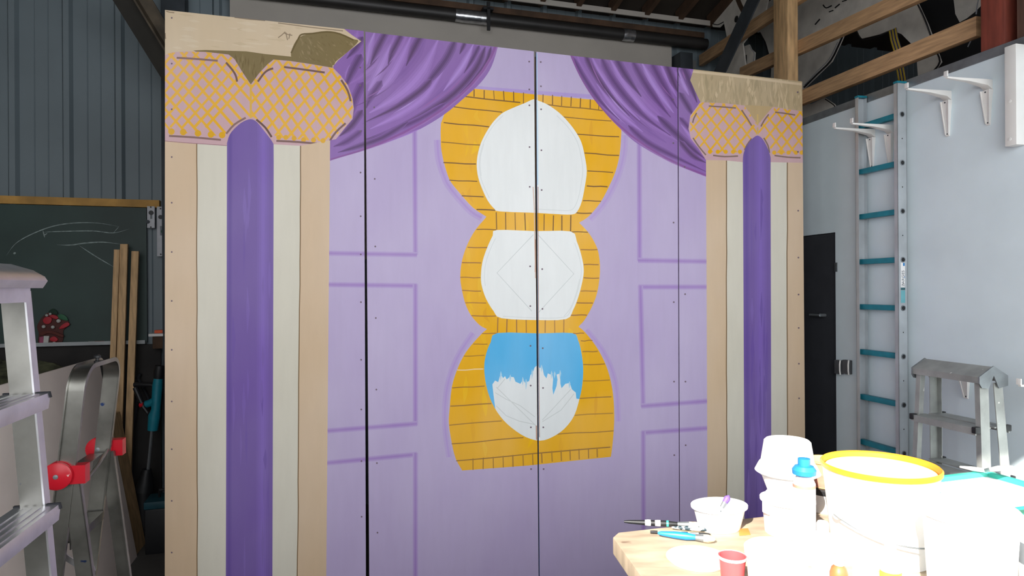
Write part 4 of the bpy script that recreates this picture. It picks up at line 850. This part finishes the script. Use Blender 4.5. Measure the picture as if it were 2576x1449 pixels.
# ---- wall sockets beside the dark door
for i, (u0, u1, L_) in enumerate(((2107, 2124.5, 'grey wall socket next to the dark door'), (2127, 2146, 'grey wall socket next to the tall ladder'))):
    a, b = rw(u0, 923), rw(u1, 923); lo, hi = sorted((a.dot(D2), b.dot(D2))); zc = rw((u0+u1)/2, 923).z
    r = thing('electric_socket', L_, 'socket', RW((lo+hi)/2, zc-.05, 0), 'pair of wall sockets')
    mb = MB(); mb.hexa(RW(lo+.004, zc-.045, .001), D2*(hi-lo-.008), NW*.03, Z*.09); part('socket_face', mb, m_socket, r, bev=.004)
    mb = MB(); mb.tube([RW(lo+.004, zc-.046, .03), RW(lo-.001, zc-.02, .038), RW(lo-.001, zc+.02, .038), RW(lo+.004, zc+.046, .03)], .005, 8); part('white_edge', mb, m_white, r)

# ---- tall ladder against the grey wall
def tall_ladder():
    a_r = rw(2283, 700, .012).dot(D2); a_l = rw(2175, 700, .012).dot(D2)+.0
    r = thing('rung_ladder', 'tall aluminium ladder with teal rungs leaning on the grey wall', 'ladder', RW((a_l+a_r)/2, 0, .05))
    top_ = WT-.005
    def stile(a, sg):
        mb = MB(); o0, o1 = .012, .076
        # web towards the outside, flanges turned inwards
        mb.hexa(RW(a, .0, o0), D2*.003*sg, NW*(o1-o0), Z*top_); mb.hexa(RW(a, 0, o1-.003), D2*.026*sg, NW*.003, Z*top_); mb.hexa(RW(a, 0, o0), D2*.026*sg, NW*.003, Z*top_)
        s_ = part('stile', mb, m_lad, r, smooth=False)
        mb = MB(); mb.hexa(RW(a-.002*sg, top_+.001, o0-.002), D2*.03*sg, NW*(o1-o0+.004), Z*.012); part('stile_cap', mb, m_teal, s_, bev=.002)
        return s_
    sr = stile(a_r, 1); sl = stile(a_l, -1)
    hs_ = [rw(2277, v, .044).z for v in (285, 408)]; step = .279; h = hs_[0]
    while h > .15:
        mb = MB(); mb.hexa(RW(a_r+.0035, h-.016, .026), D2*(a_l-a_r-.007), NW*.034, Z*.032); part('rung', mb, m_teal, r, bev=.005)
        mb = MB(); c = RW(a_r-.0005, h, .044); mb.lathe(c, [(.0165, -.001), (.0165, .002), (.012, .002), (.0118, -.0005), (0, -.0005)], 18, ax=-D2); part('rung_ring', mb, m_galv, sr)
        mb = MB(); mb.lathe(c-D2*.0008, [(.0115, 0), (0, .0004)], 16, ax=-D2); part('rung_hole', mb, m_black, sr)
        mb = MB(); mb.lathe(RW(a_r-.0005, h-step/2, .044), [(.004, 0), (0, .0015)], 8, ax=-D2); part('stile_rivet', mb, m_black, sr)
        h -= step
    # sticker on the outer face of the near stile
    z0, z1 = rw(2277, 762, .044).z, rw(2277, 660, .044).z
    def ST(o, hh, t=.0012): return RW(a_r-t, hh, o)
    mb = MB(); mb.hexa(ST(.03, z0+.09, .0008), NW*.03, D2*.0006, Z*(z1-z0-.09)); sk = part('sticker', mb, m_wplastic, r)
    mb = MB(); mb.hexa(ST(.03, z0, .0008), NW*.03, D2*.0006, Z*.072); part('sticker_band', mb, mat('pale_teal_print', (110, 176, 186), .5), r)
    mb = MB(); mb.hexa(ST(.03, z0+.074, .0009), NW*.03, D2*.0006, Z*.013); part('sticker_band', mb, mat('dark_teal_print', (40, 92, 100), .5), r)
    mb = MB(); mb.hexa(ST(.032, z1-.02, .001), NW*.012, D2*.0006, Z*.018); mb.hexa(ST(.032, z0+.145, .001), NW*.006, D2*.0006, Z*.006); part('printed_mark', mb, m_blue, sk)
    fc = bpy.data.curves.new('lettering', 'FONT'); fc.body = 'ZARGES'; fc.size = .026; fc.extrude = .0003
    to = bpy.data.objects.new('lettering_source', fc); COL.objects.link(to); dg = bpy.context.evaluated_depsgraph_get(); dg.update()
    me = to.evaluated_get(dg).to_mesh(); vs = [v.co.copy() for v in me.vertices]; fs = [tuple(p.vertices) for p in me.polygons]; to.to_mesh_clear(); bpy.data.objects.remove(to)
    mb = MB(); mb.add([RW(a_r-.0018-v.z, z0+.093+v.x, .036+v.y) for v in vs], fs); part('lettering', mb, m_grey, sk, 'grey maker lettering running up the sticker', smooth=False)
tall_ladder()

# ---- small double-sided step stool
def stool():
    c = on(2462, 948, PR+NW*.33, NW); A0 = -D2                                # near front corner of the top
    Lt = c.dot(D2)-on(2304, 921, PR+NW*.33, NW).dot(D2); Ln = abs(Lt)+.0; hT = c.z
    cen = fl(c)-A0*Ln
    cen = fl(c)+D2*Ln
    r = thing('step_stool', 'small double-sided aluminium step stool standing by the grey wall', 'step stool', fl(c)+D2*Ln/2-NW*.09)
    def G(a, b, h): return fl(c)+D2*a-NW*b+Z*h                                # a away from viewer, b towards wall
    TW = .14
    mb = MB(); loft(mb, [[G(a, -.008, hT-.03), G(a, -.012, hT), G(a, TW/2, hT+.045), G(a, TW+.012, hT), G(a, TW+.008, hT-.03), G(a, TW-.0, hT-.03), G(a, TW, hT-.008), G(a, TW/2, hT+.03), G(a, .0, hT-.008), G(a, .0, hT-.03)] for a in (-.01, Ln+.01)]); tp = part('top_steps', mb, m_alu_paint, r, smooth=False)
    for a in (-.016, Ln+.0105):
        mb = MB(); loft(mb, [[G(a+da, -.014, hT-.03), G(a+da, -.014, hT+.002), G(a+da, TW/2, hT+.049), G(a+da, TW+.014, hT+.002), G(a+da, TW+.014, hT-.045), G(a+da, TW/2+.03, hT-.055), G(a+da, TW/2, hT+.005), G(a+da, TW/2-.03, hT-.055), G(a+da, .0, hT-.05)] for da in (0, .0055)]); part('hinge_plate', mb, m_galv, r, smooth=False)
    for side in (0, 1):
        bt = (lambda h: -.02*0-(hT-h)*.035) if side == 0 else (lambda h: TW+(hT-h)*.035)
        sg = 1 if side == 0 else -1
        for end in (0, 1):
            at_ = (lambda h: -.0-(hT-h)*.055) if end == 0 else (lambda h: Ln+(hT-h)*.03)
            s2 = 1 if end == 0 else -1
            mb = MB(); loft(mb, [[G(at_(h), bt(h)+.004*sg, h), G(at_(h)+.026*s2, bt(h)+.004*sg, h), G(at_(h)+.026*s2, bt(h)+.008*sg, h), G(at_(h)+.004*s2, bt(h)+.008*sg, h), G(at_(h)+.004*s2, bt(h)+.056*sg, h), G(at_(h), bt(h)+.056*sg, h)] for h in (0., hT-.032)]); part('leg', mb, m_alu_paint, r, smooth=False)
        for i in range(1, 5):
            h = hT-.235*i
            if h < .1: continue
            b_ = bt(h); a0, a1 = -(hT-h)*.055+.0045, Ln+(hT-h)*.03-.0045
            mb = MB(); loft(mb, [[G(a, b_-.022*sg, h), G(a, b_-.022*sg, h-.032), G(a, b_-.017*sg, h-.032), G(a, b_-.017*sg, h-.006), G(a, b_+.075*sg*.9, h-.006), G(a, b_+.075*sg*.9, h)] for a in (a0, a1)]); t = part('tread', mb, m_alu_paint, r, smooth=False)
            for a in (a0-.006, a1-.016):
                mb = MB(); mb.hexa(G(a, b_-.028*sg, h-.024), D2*.022, -NW*.03*sg, Z*.03); part('end_cap', mb, m_black, t, bev=.004)
stool()
# ================================================================ WORK TABLE
bl = tb(1534, 1341); br_ = tb(1990, 1291); nl = tb(1612, 1449)
tx = (br_-bl).normalized(); ty = (nl-bl).normalized()
o = bl; TL, TD = 2.0, 1.15
cn = [o+tx*.03, o+tx*TL, o+tx*TL+ty*TD, o+ty*TD, o+ty*.035]
wt = thing('work_table', 'worn wooden work table in the sun covered with paint pots', 'table', fl(o+tx*TL/2+ty*TD/2))
mb = MB(); mb.prism([p-Z*.055 for p in cn], Z*.055); part('table_top', mb, m_tabletop, wt, bev=.006)
for fx_, fy in ((.18, .12), (TL-.2, .12), (.18, TD-.12), (TL-.2, TD-.12)):
    p = fl(o+tx*fx_+ty*fy); mb = MB(); mb.beam(p, p+Z*(TABH-.056), tx*.07, ty*.07); part('leg', mb, m_oldwood, wt, bev=.003)
mb = MB(); mb.beam(o+tx*.218+ty*.12-Z*.11, o+tx*(TL-.238)+ty*.12-Z*.11, ty*.03, Z*.09); mb.beam(o+tx*.218+ty*(TD-.12)-Z*.11, o+tx*(TL-.238)+ty*(TD-.12)-Z*.11, ty*.03, Z*.09); part('apron_rail', mb, m_oldwood, wt)
def base(u, y, h=TABH):                                                    # spot at depth y seen under pixel column u
    y *= KS; x = (u-CX)/FPX*y; return V((x, y, h))
KS = (CAMH-TABH)/.75                                                       # size step for the pots
def kp(prof): return [(a*KS, b*KS) for a, b in prof]
def tub_prof(rb, rt, h, lip=.006, wall=.003): return [(0, 0), (rb, 0), (rt, h-.006), (rt+lip, h-.006), (rt+lip, h), (rt-wall, h), (rb-wall, .004), (0, .004)]
GP = 'paint pots and bottles on the work table'
def pot(name, label, cat, c, prof, m_, parts=(), sx=1., sy=1., ph=0.):
    r = thing(name, label, cat, c, GP); mb = MB(); mb.lathe(c, kp(prof), 44, sx=sx, sy=sy, ph=ph); part('body', mb, m_, r)
    for pn, pr, pm in parts: mb = MB(); mb.lathe(c, kp(pr), 44, sx=sx, sy=sy); part(pn, mb, pm, r)
    return r
EPS = .0008
# oval tub with a purple-tipped brush
c = base(1806, 2.04, TABH+EPS); t1 = pot('plastic_tub', 'white oval plastic tub holding a purple-tipped brush, beside the long brushes', 'tub', c, tub_prof(.062, .078, .072, .007), m_wplastic, sx=1.06, sy=.86)
bt = thing('paint_brush', 'paint brush with a purple tip standing in the oval white tub', 'brush', c+Z*.006-D*.02, 'paint brushes on the work table')
p0, p1 = c+Z*.006-D*.035, c+Z*.098+D*.034; d_ = (p1-p0); mb = MB(); mb.tube([p0, p0+d_*.65], [.005, .006], 10); part('handle', mb, m_speck, bt)
mb = MB(); mb.tube([p0+d_*.65, p0+d_*.82], [.0075, .009], 10); part('ferrule', mb, m_galv, bt)
mb = MB(); mb.tube([p0+d_*.82, p0+d_*.95, p1, p1+d_*.06], [.009, .011, .009, .002], 10); part('bristles', mb, m_purple, bt)
# stack of three white pots
c = base(1978, 2.0, TABH+EPS); a_ = pot('paint_pot', 'white paint pot with side tabs at the bottom of the stack', 'pot', c, [(0, 0), (.066, 0), (.073, .095), (.080, .097), (.080, .104), (.068, .108), (.062, .118), (0, .118)], m_wplastic)
for sg in (-1,): mb = MB(); mb.hexa(c+D*(.0805*sg)-D*(.006)-N*.015+Z*.07, D*.008, N*.03, Z*.036); part('side_tab', mb, m_wplastic, a_, bev=.002)
c2 = c+Z*.119*KS; pot('plastic_bowl', 'white plastic bowl in the middle of the stack of pots', 'bowl', c2, tub_prof(.055, .076, .062, .003), m_wplastic)
c3 = c2+Z*.063*KS; pot('plastic_tub', 'white flared tub turned upside down on top of the stack', 'tub', c3, [(.088, 0), (.094, .004), (.084, .024), (.080, .03), (.077, .032), (.067, .095), (.062, .1), (0, .1), (0, .096), (.06, .096), (.074, .03), (.083, .004)], m_wplastic)
# tall bottle with blue cap
c = base(2020, 1.78, TABH+EPS); bb = pot('paint_bottle', 'tall white bottle with a blue cap in front of the stacked pots', 'bottle', c, [(0, 0), (.026, 0), (.0285, .006), (.0285, .215), (.020, .235), (.012, .238), (0, .238)], m_wplastic,
    [('label', [(.0288, .205), (.0288, .213)], m_skin), ('cap', [(.013, .239), (.030, .240), (.031, .252), (.024, .262), (.016, .264), (.016, .282), (0, .284)], m_blue)])
# orange rimmed bucket
c = base(2210, 1.83, TABH+EPS); bk = thing('paint_bucket', 'large white paint bucket with an orange rim', 'bucket', c, GP)
mb = MB(); mb.lathe(c, kp([(0, 0), (.122, 0), (.145, .238), (.1475, .238), (.1475, .243), (.141, .243), (.119, .004), (0, .004)]), 64); part('body', mb, m_wplastic, bk)
mb = MB(); mb.lathe(c, kp([(.1478, .2385), (.150, .240), (.151, .250), (.147, .254), (.142, .250), (.1385, .22), (.1375, .212), (.1408, .2435), (.1478, .2432)]), 64); part('rim', mb, m_orange, bk)
mb = MB(); mb.lathe(c, kp([(0, .232), (.1365, .232), (.1375, .238), (0, .2385)]), 48); part('paint', mb, mat('cream_paint', (246, 232, 200), .3), bk)
for sg in (-1, 1): mb = MB(); mb.lathe(c+D*sg*.139*KS+Z*.13*KS, kp([(.016, 0), (.016, .012), (.01, .016), (0, .016)]), 18, ax=D*sg); part('handle_lug', mb, m_wplastic, bk)
mb = MB(); mb.tube([c+(D*.158*math.cos(t)-N*(.166*math.sin(t))+Z*(.13-.05*math.sin(t)))*KS for t in [math.pi*i/24 for i in range(25)]], .0022, 8); part('wire_handle', mb, m_galv, bk)
# orange pot on a white tub behind the bucket
c = base(2073, 2.2, TABH+EPS); pot('plastic_tub', 'small white tub with a black lid behind the orange rimmed bucket', 'tub', c, [(0, 0), (.052, 0), (.058, .06), (0, .06)], m_wplastic, [('lid', [(.060, .0605), (.061, .075), (.056, .08), (0, .08)], m_black)])
c2 = c+Z*.081*KS; pot('paint_pot', 'orange paint pot with salmon drips on the small black-lidded tub', 'pot', c2, tub_prof(.046, .054, .088, .004), mat('pale_orange', (244, 190, 128), .5), [('drips', [(.0475, .004), (.0525, .045)], m_skin)])
# cups, tubs and bottles at the near edge
c = base(1838, 1.62, TABH+EPS); rc = pot('plastic_cup', 'red translucent plastic cup at the near side of the table', 'cup', c, tub_prof(.024, .032, .085, .0015, .0015), mat('red_cup', (222, 92, 96), .3), [('rim_band', [(.0336, .079), (.0345, .082), (.0336, .0865)], m_wplastic), ('paint', [(0, .042), (.0268, .042), (.027, .045), (0, .0455)], m_red)])
c = base(1946, 1.57, TABH+EPS); pot('paint_pot', 'lidded white paint pot next to the red cup', 'pot', c, [(0, 0), (.058, 0), (.066, .105), (0, .105)], m_wplastic, [('lid', [(.070, .1055), (.071, .122), (.066, .126), (.055, .127), (.052, .123), (0, .123)], m_wplastic), ('label', [(.0612, .05), (.0632, .078)], m_grey)])
def bottle(u, y, r_, h_, label, m_, cap_m, lab_m, l0, l1, extra=()):
    c = base(u, y, TABH+EPS); pot('paint_bottle', label, 'bottle', c, [(0, 0), (r_*.92, 0), (r_, .004), (r_, h_*.74), (r_*.8, h_*.82), (r_*.45, h_*.86), (0, h_*.86)], m_, [('label', [(r_+.0003, h_*l0), (r_+.0003, h_*l1)], lab_m), ('cap', [(r_*.55, h_*.861), (r_*.55, h_*.97), (r_*.45, h_), (0, h_)], cap_m)]+list(extra))
bottle(2014, 1.42, .022, .165, 'white bottle with an orange banded label next to the lidded pot', m_wplastic, m_wplastic, m_orange, .30, .48, [('dark_band', [(.0224, .036), (.0224, .043)], m_grey), ('dark_band', [(.0224, .086), (.0224, .091)], m_grey), ('dark_band', [(.0224, .106), (.0224, .110)], m_grey)])
bottle(2066, 1.62, .026, .168, 'round topped white bottle between the tall blue-capped bottle and the bucket', m_wplastic, m_wplastic, m_wplastic, .2, .5)
bottle(2106, 1.46, .019, .150, 'brown paint bottle at the near edge below the bucket', m_brownpl, m_wplastic, m_steel, .12, .5)
bottle(2172, 1.50, .026, .140, 'white bottle with a dark grey label near the brown bottle', m_wplastic, m_wplastic, m_steel, .1, .5)
bottle(2236, 1.50, .022, .165, 'white bottle with a yellow stripe below the middle of the bucket', m_wplastic, m_wplastic, m_yellow, .05, .6)
c = base(2436, 1.52, TABH+EPS); pot('paint_bucket', 'plain white lidded bucket right of the orange rimmed bucket', 'bucket', c, [(0, 0), (.082, 0), (.094, .215), (0, .215)], m_wplastic, [('lid', [(.098, .2155), (.100, .232), (.095, .238), (.088, .234), (0, .234)], m_wplastic), ('blue_label', [(.0845, .035), (.0855, .05)], mat('pale_blue_print', (120, 200, 235), .5))])
c = base(2650, 1.52, TABH+EPS); pot('paint_pot', 'white paint pot cut off by the right edge of the photo', 'pot', c, [(0, 0), (.066, 0), (.074, .17), (0, .17)], m_wplastic, [('lid', [(.077, .1705), (.078, .186), (.073, .191), (0, .19)], m_wplastic), ('label', [(.0715, .1), (.0737, .15)], m_grey)])
c = base(2345, 1.36, TABH+EPS); pot('plastic_tub', 'low white tub in front of the orange rimmed bucket', 'tub', c, tub_prof(.055, .066, .07, .005), m_wplastic)
# flat lid as a palette
c = base(1752, 1.80, TABH+EPS); pot('palette_dish', 'flat white dish used as a palette near the blue brush', 'lid', c, [(0, 0), (.08, 0), (.086, .007), (.083, .007), (.078, .003), (0, .003)], m_wplastic)
# brushes lying on the table
def brush(p, q, w_, label, m_h, m_b, bands=(), flat_=False):
    a, b = tb(*p), tb(*q); a.z = b.z = TABH+w_*1.15+.001; d_ = b-a; r = thing('paint_brush', label, 'brush', (a+b)/2-Z*(w_*1.15+.0005), 'paint brushes on the work table')
    hl = MB(); hl.tube([a, a+d_*.06, a+d_*.3, a+d_*.5, a+d_*.66], [w_*.35, w_*.6, w_*.95, w_*1.05, w_*.7], 12); h_ = part('handle', hl, m_h, r)
    for t0, t1, m_ in bands: mb = MB(); mb.tube([a+d_*t0, a+d_*(t0+t1)/2, a+d_*t1], [w_*.98, w_*1.1, w_*1.1], 12); part('painted_band', mb, m_, h_)
    mb = MB(); mb.tube([a+d_*.66, a+d_*.8], [w_*.8, w_*1.05], 12); part('ferrule', mb, m_galv, r)
    mb = MB(); mb.tube([a+d_*.8, a+d_*.88, a+d_*.97, b], [w_*1.05, w_*1.1, w_*.7, w_*.2], 12); part('bristles', mb, m_b, r)
brush((1570, 1321), (1775, 1331), .0095, 'long black brush with white bands lying nearest the table back edge', m_black, m_bristle, [(.26, .33, m_wplastic), (.38, .45, m_wplastic), (.52, .55, m_cyan)])
brush((1690, 1334), (1835, 1342), .0075, 'speckled brush lying in front of the oval tub', m_speck, m_skin)
brush((1636, 1343), (1788, 1349), .0045, 'thin black and white brush lying beside the blue brush', m_wplastic, m_black, [(.0, .12, m_black), (.5, .62, m_black)])
brush((1655, 1352), (1800, 1369), .0115, 'blue handled brush lying at the front of the brushes', m_blue, m_bristle)
a = [tb(1858, 1332), tb(1882, 1331), tb(1888, 1346), tb(1860, 1348)]; mb = MB(); mb.prism([p+Z*.0006 for p in a], Z*.002); single('orange_card', 'small orange card lying on the table behind the brushes', 'card', mb, mat('orange_card_bright', (240, 128, 60), .6))
# turquoise roller tray on a flat white box
fr = at(2482, 1184, 2.15*KS); hz_ = fr.z; tl_, td_ = .38, .32
fx0 = fl(fr)-D*tl_-D2*td_
c = fl(fr)-D*tl_/2-D2*td_/2; bh = hz_-.062-TABH-.001
wb = thing('white_box', 'flat white box under the turquoise roller tray', 'box', c+Z*(TABH+EPS)); mb = MB(); mb.hexa(fx0+D*.04+D2*.05+Z*(TABH+EPS), D*(tl_-.08), D2*(td_-.10), Z*(bh-.014)); part('box_body', mb, m_wplastic, wb, bev=.003)
mb = MB(); mb.hexa(fx0+D*.036+D2*.046+Z*(TABH+EPS+bh-.0135), D*(tl_-.072), D2*(td_-.092), Z*.012); part('box_lid', mb, m_wplastic, wb, bev=.003)
tr = thing('roller_tray', 'turquoise paint roller tray on the white box at the right', 'tray', c+Z*(TABH+bh+.001))
zb = TABH+bh+.0012
def TR(i, h): return [fx0+D*(x0)+D2*(y0)+Z*h for x0, y0 in ((i, i), (tl_-i, i), (tl_-i, td_-i), (i, td_-i))]
mb = MB(); loft(mb, [TR(.03, zb), TR(.012, hz_-.004), TR(-.004, hz_-.004), TR(-.006, hz_), TR(.014, hz_), TR(.033, zb+.004)]); part('tray_body', mb, m_cyan, tr, bev=.0015)
mb = MB()
for k in range(6): mb.hexa(fx0+D*.05+D2*(.06+k*.035)+Z*(zb+.0042), D*(tl_-.1), D2*.012, Z*.004)
part('ridges', mb, m_cyan, tr)
mb = MB(); mb.prism(TR(.017, hz_-.014), -Z*.006); part('white_paint', mb, m_wplastic, tr, 'white paint filling the tray')
a, b = at(2486, 1194, 2.09*KS), at(2544, 1171, 2.02*KS); a = fl(a)+Z*(hz_+.020); b = fl(b)+Z*(hz_+.052); d_ = b-a
r = thing('paint_brush', 'white bristled brush resting on the corner of the turquoise tray', 'brush', a-Z*.015, 'paint brushes on the work table')
mb = MB(); mb.tube([a-d_*1.3+Z*.026, a-d_*.7+Z*.012, a-d_*.1], [.004, .008, .007], 12); part('handle', mb, m_wplastic, r)
u_ = d_.normalized(); e_ = u_.cross(Z).normalized(); g_ = e_.cross(u_)
sec = lambda t, w_, q_: [a+d_*t-e_*w_-g_*q_, a+d_*t+e_*w_-g_*q_, a+d_*t+e_*w_+g_*q_, a+d_*t-e_*w_+g_*q_]
mb = MB(); loft(mb, [sec(-.1, .008, .006), sec(.18, .014, .007)]); part('ferrule', mb, m_galv, r, bev=.002)
mb = MB(); loft(mb, [sec(.18, .0135, .0066), sec(.6, .017, .009), sec(1.0, .009, .003)]); part('bristles', mb, m_fw, r, bev=.002)
# ================================================================ LIGHT
w = bpy.data.worlds.new('World'); S.world = w; w.use_nodes = True; bg = w.node_tree.nodes['Background']
bg.inputs[0].default_value = (.95, .97, 1.0, 1); bg.inputs[1].default_value = 4.75
ld = bpy.data.lights.new('sun', 'SUN'); ld.energy = 13; ld.angle = math.radians(.6); ld.color = (1, .95, .86)
lo = bpy.data.objects.new('sun', ld); COL.objects.link(lo)
sd = (D*1.0+N*1.0-Z*.95).normalized(); lo.rotation_euler = sd.to_track_quat('-Z', 'Y').to_euler(); lo.location = -sd*8
pd = bpy.data.lights.new('opening_portal', 'AREA'); pd.shape = 'RECTANGLE'; pd.size = OS1-OS0; pd.size_y = OH; pd.cycles.is_portal = True  # sampling portal over the shaped opening, emits nothing itself
po = bpy.data.objects.new('opening_portal', pd); COL.objects.link(po); po.location = D*((OS0+OS1)/2)+N*(QE-.2)+Z*OH/2
mm = Matrix.Identity(4)
for i, v in enumerate((-D, Z, -N)):
    for k in range(3): mm[k][i] = v[k]
mm.translation = po.location; po.matrix_world = mm
S.view_settings.view_transform = 'Standard'; S.view_settings.look = 'None'; S.view_settings.gamma = 1; S.view_settings.exposure = 0
S.view_settings.use_curve_mapping = False
S.cycles.max_bounces = 8; S.cycles.diffuse_bounces = 5; S.cycles.glossy_bounces = 3; S.cycles.use_denoising = True
S.cycles.sample_clamp_indirect = 8; S.cycles.caustics_reflective = False; S.cycles.caustics_refractive = False
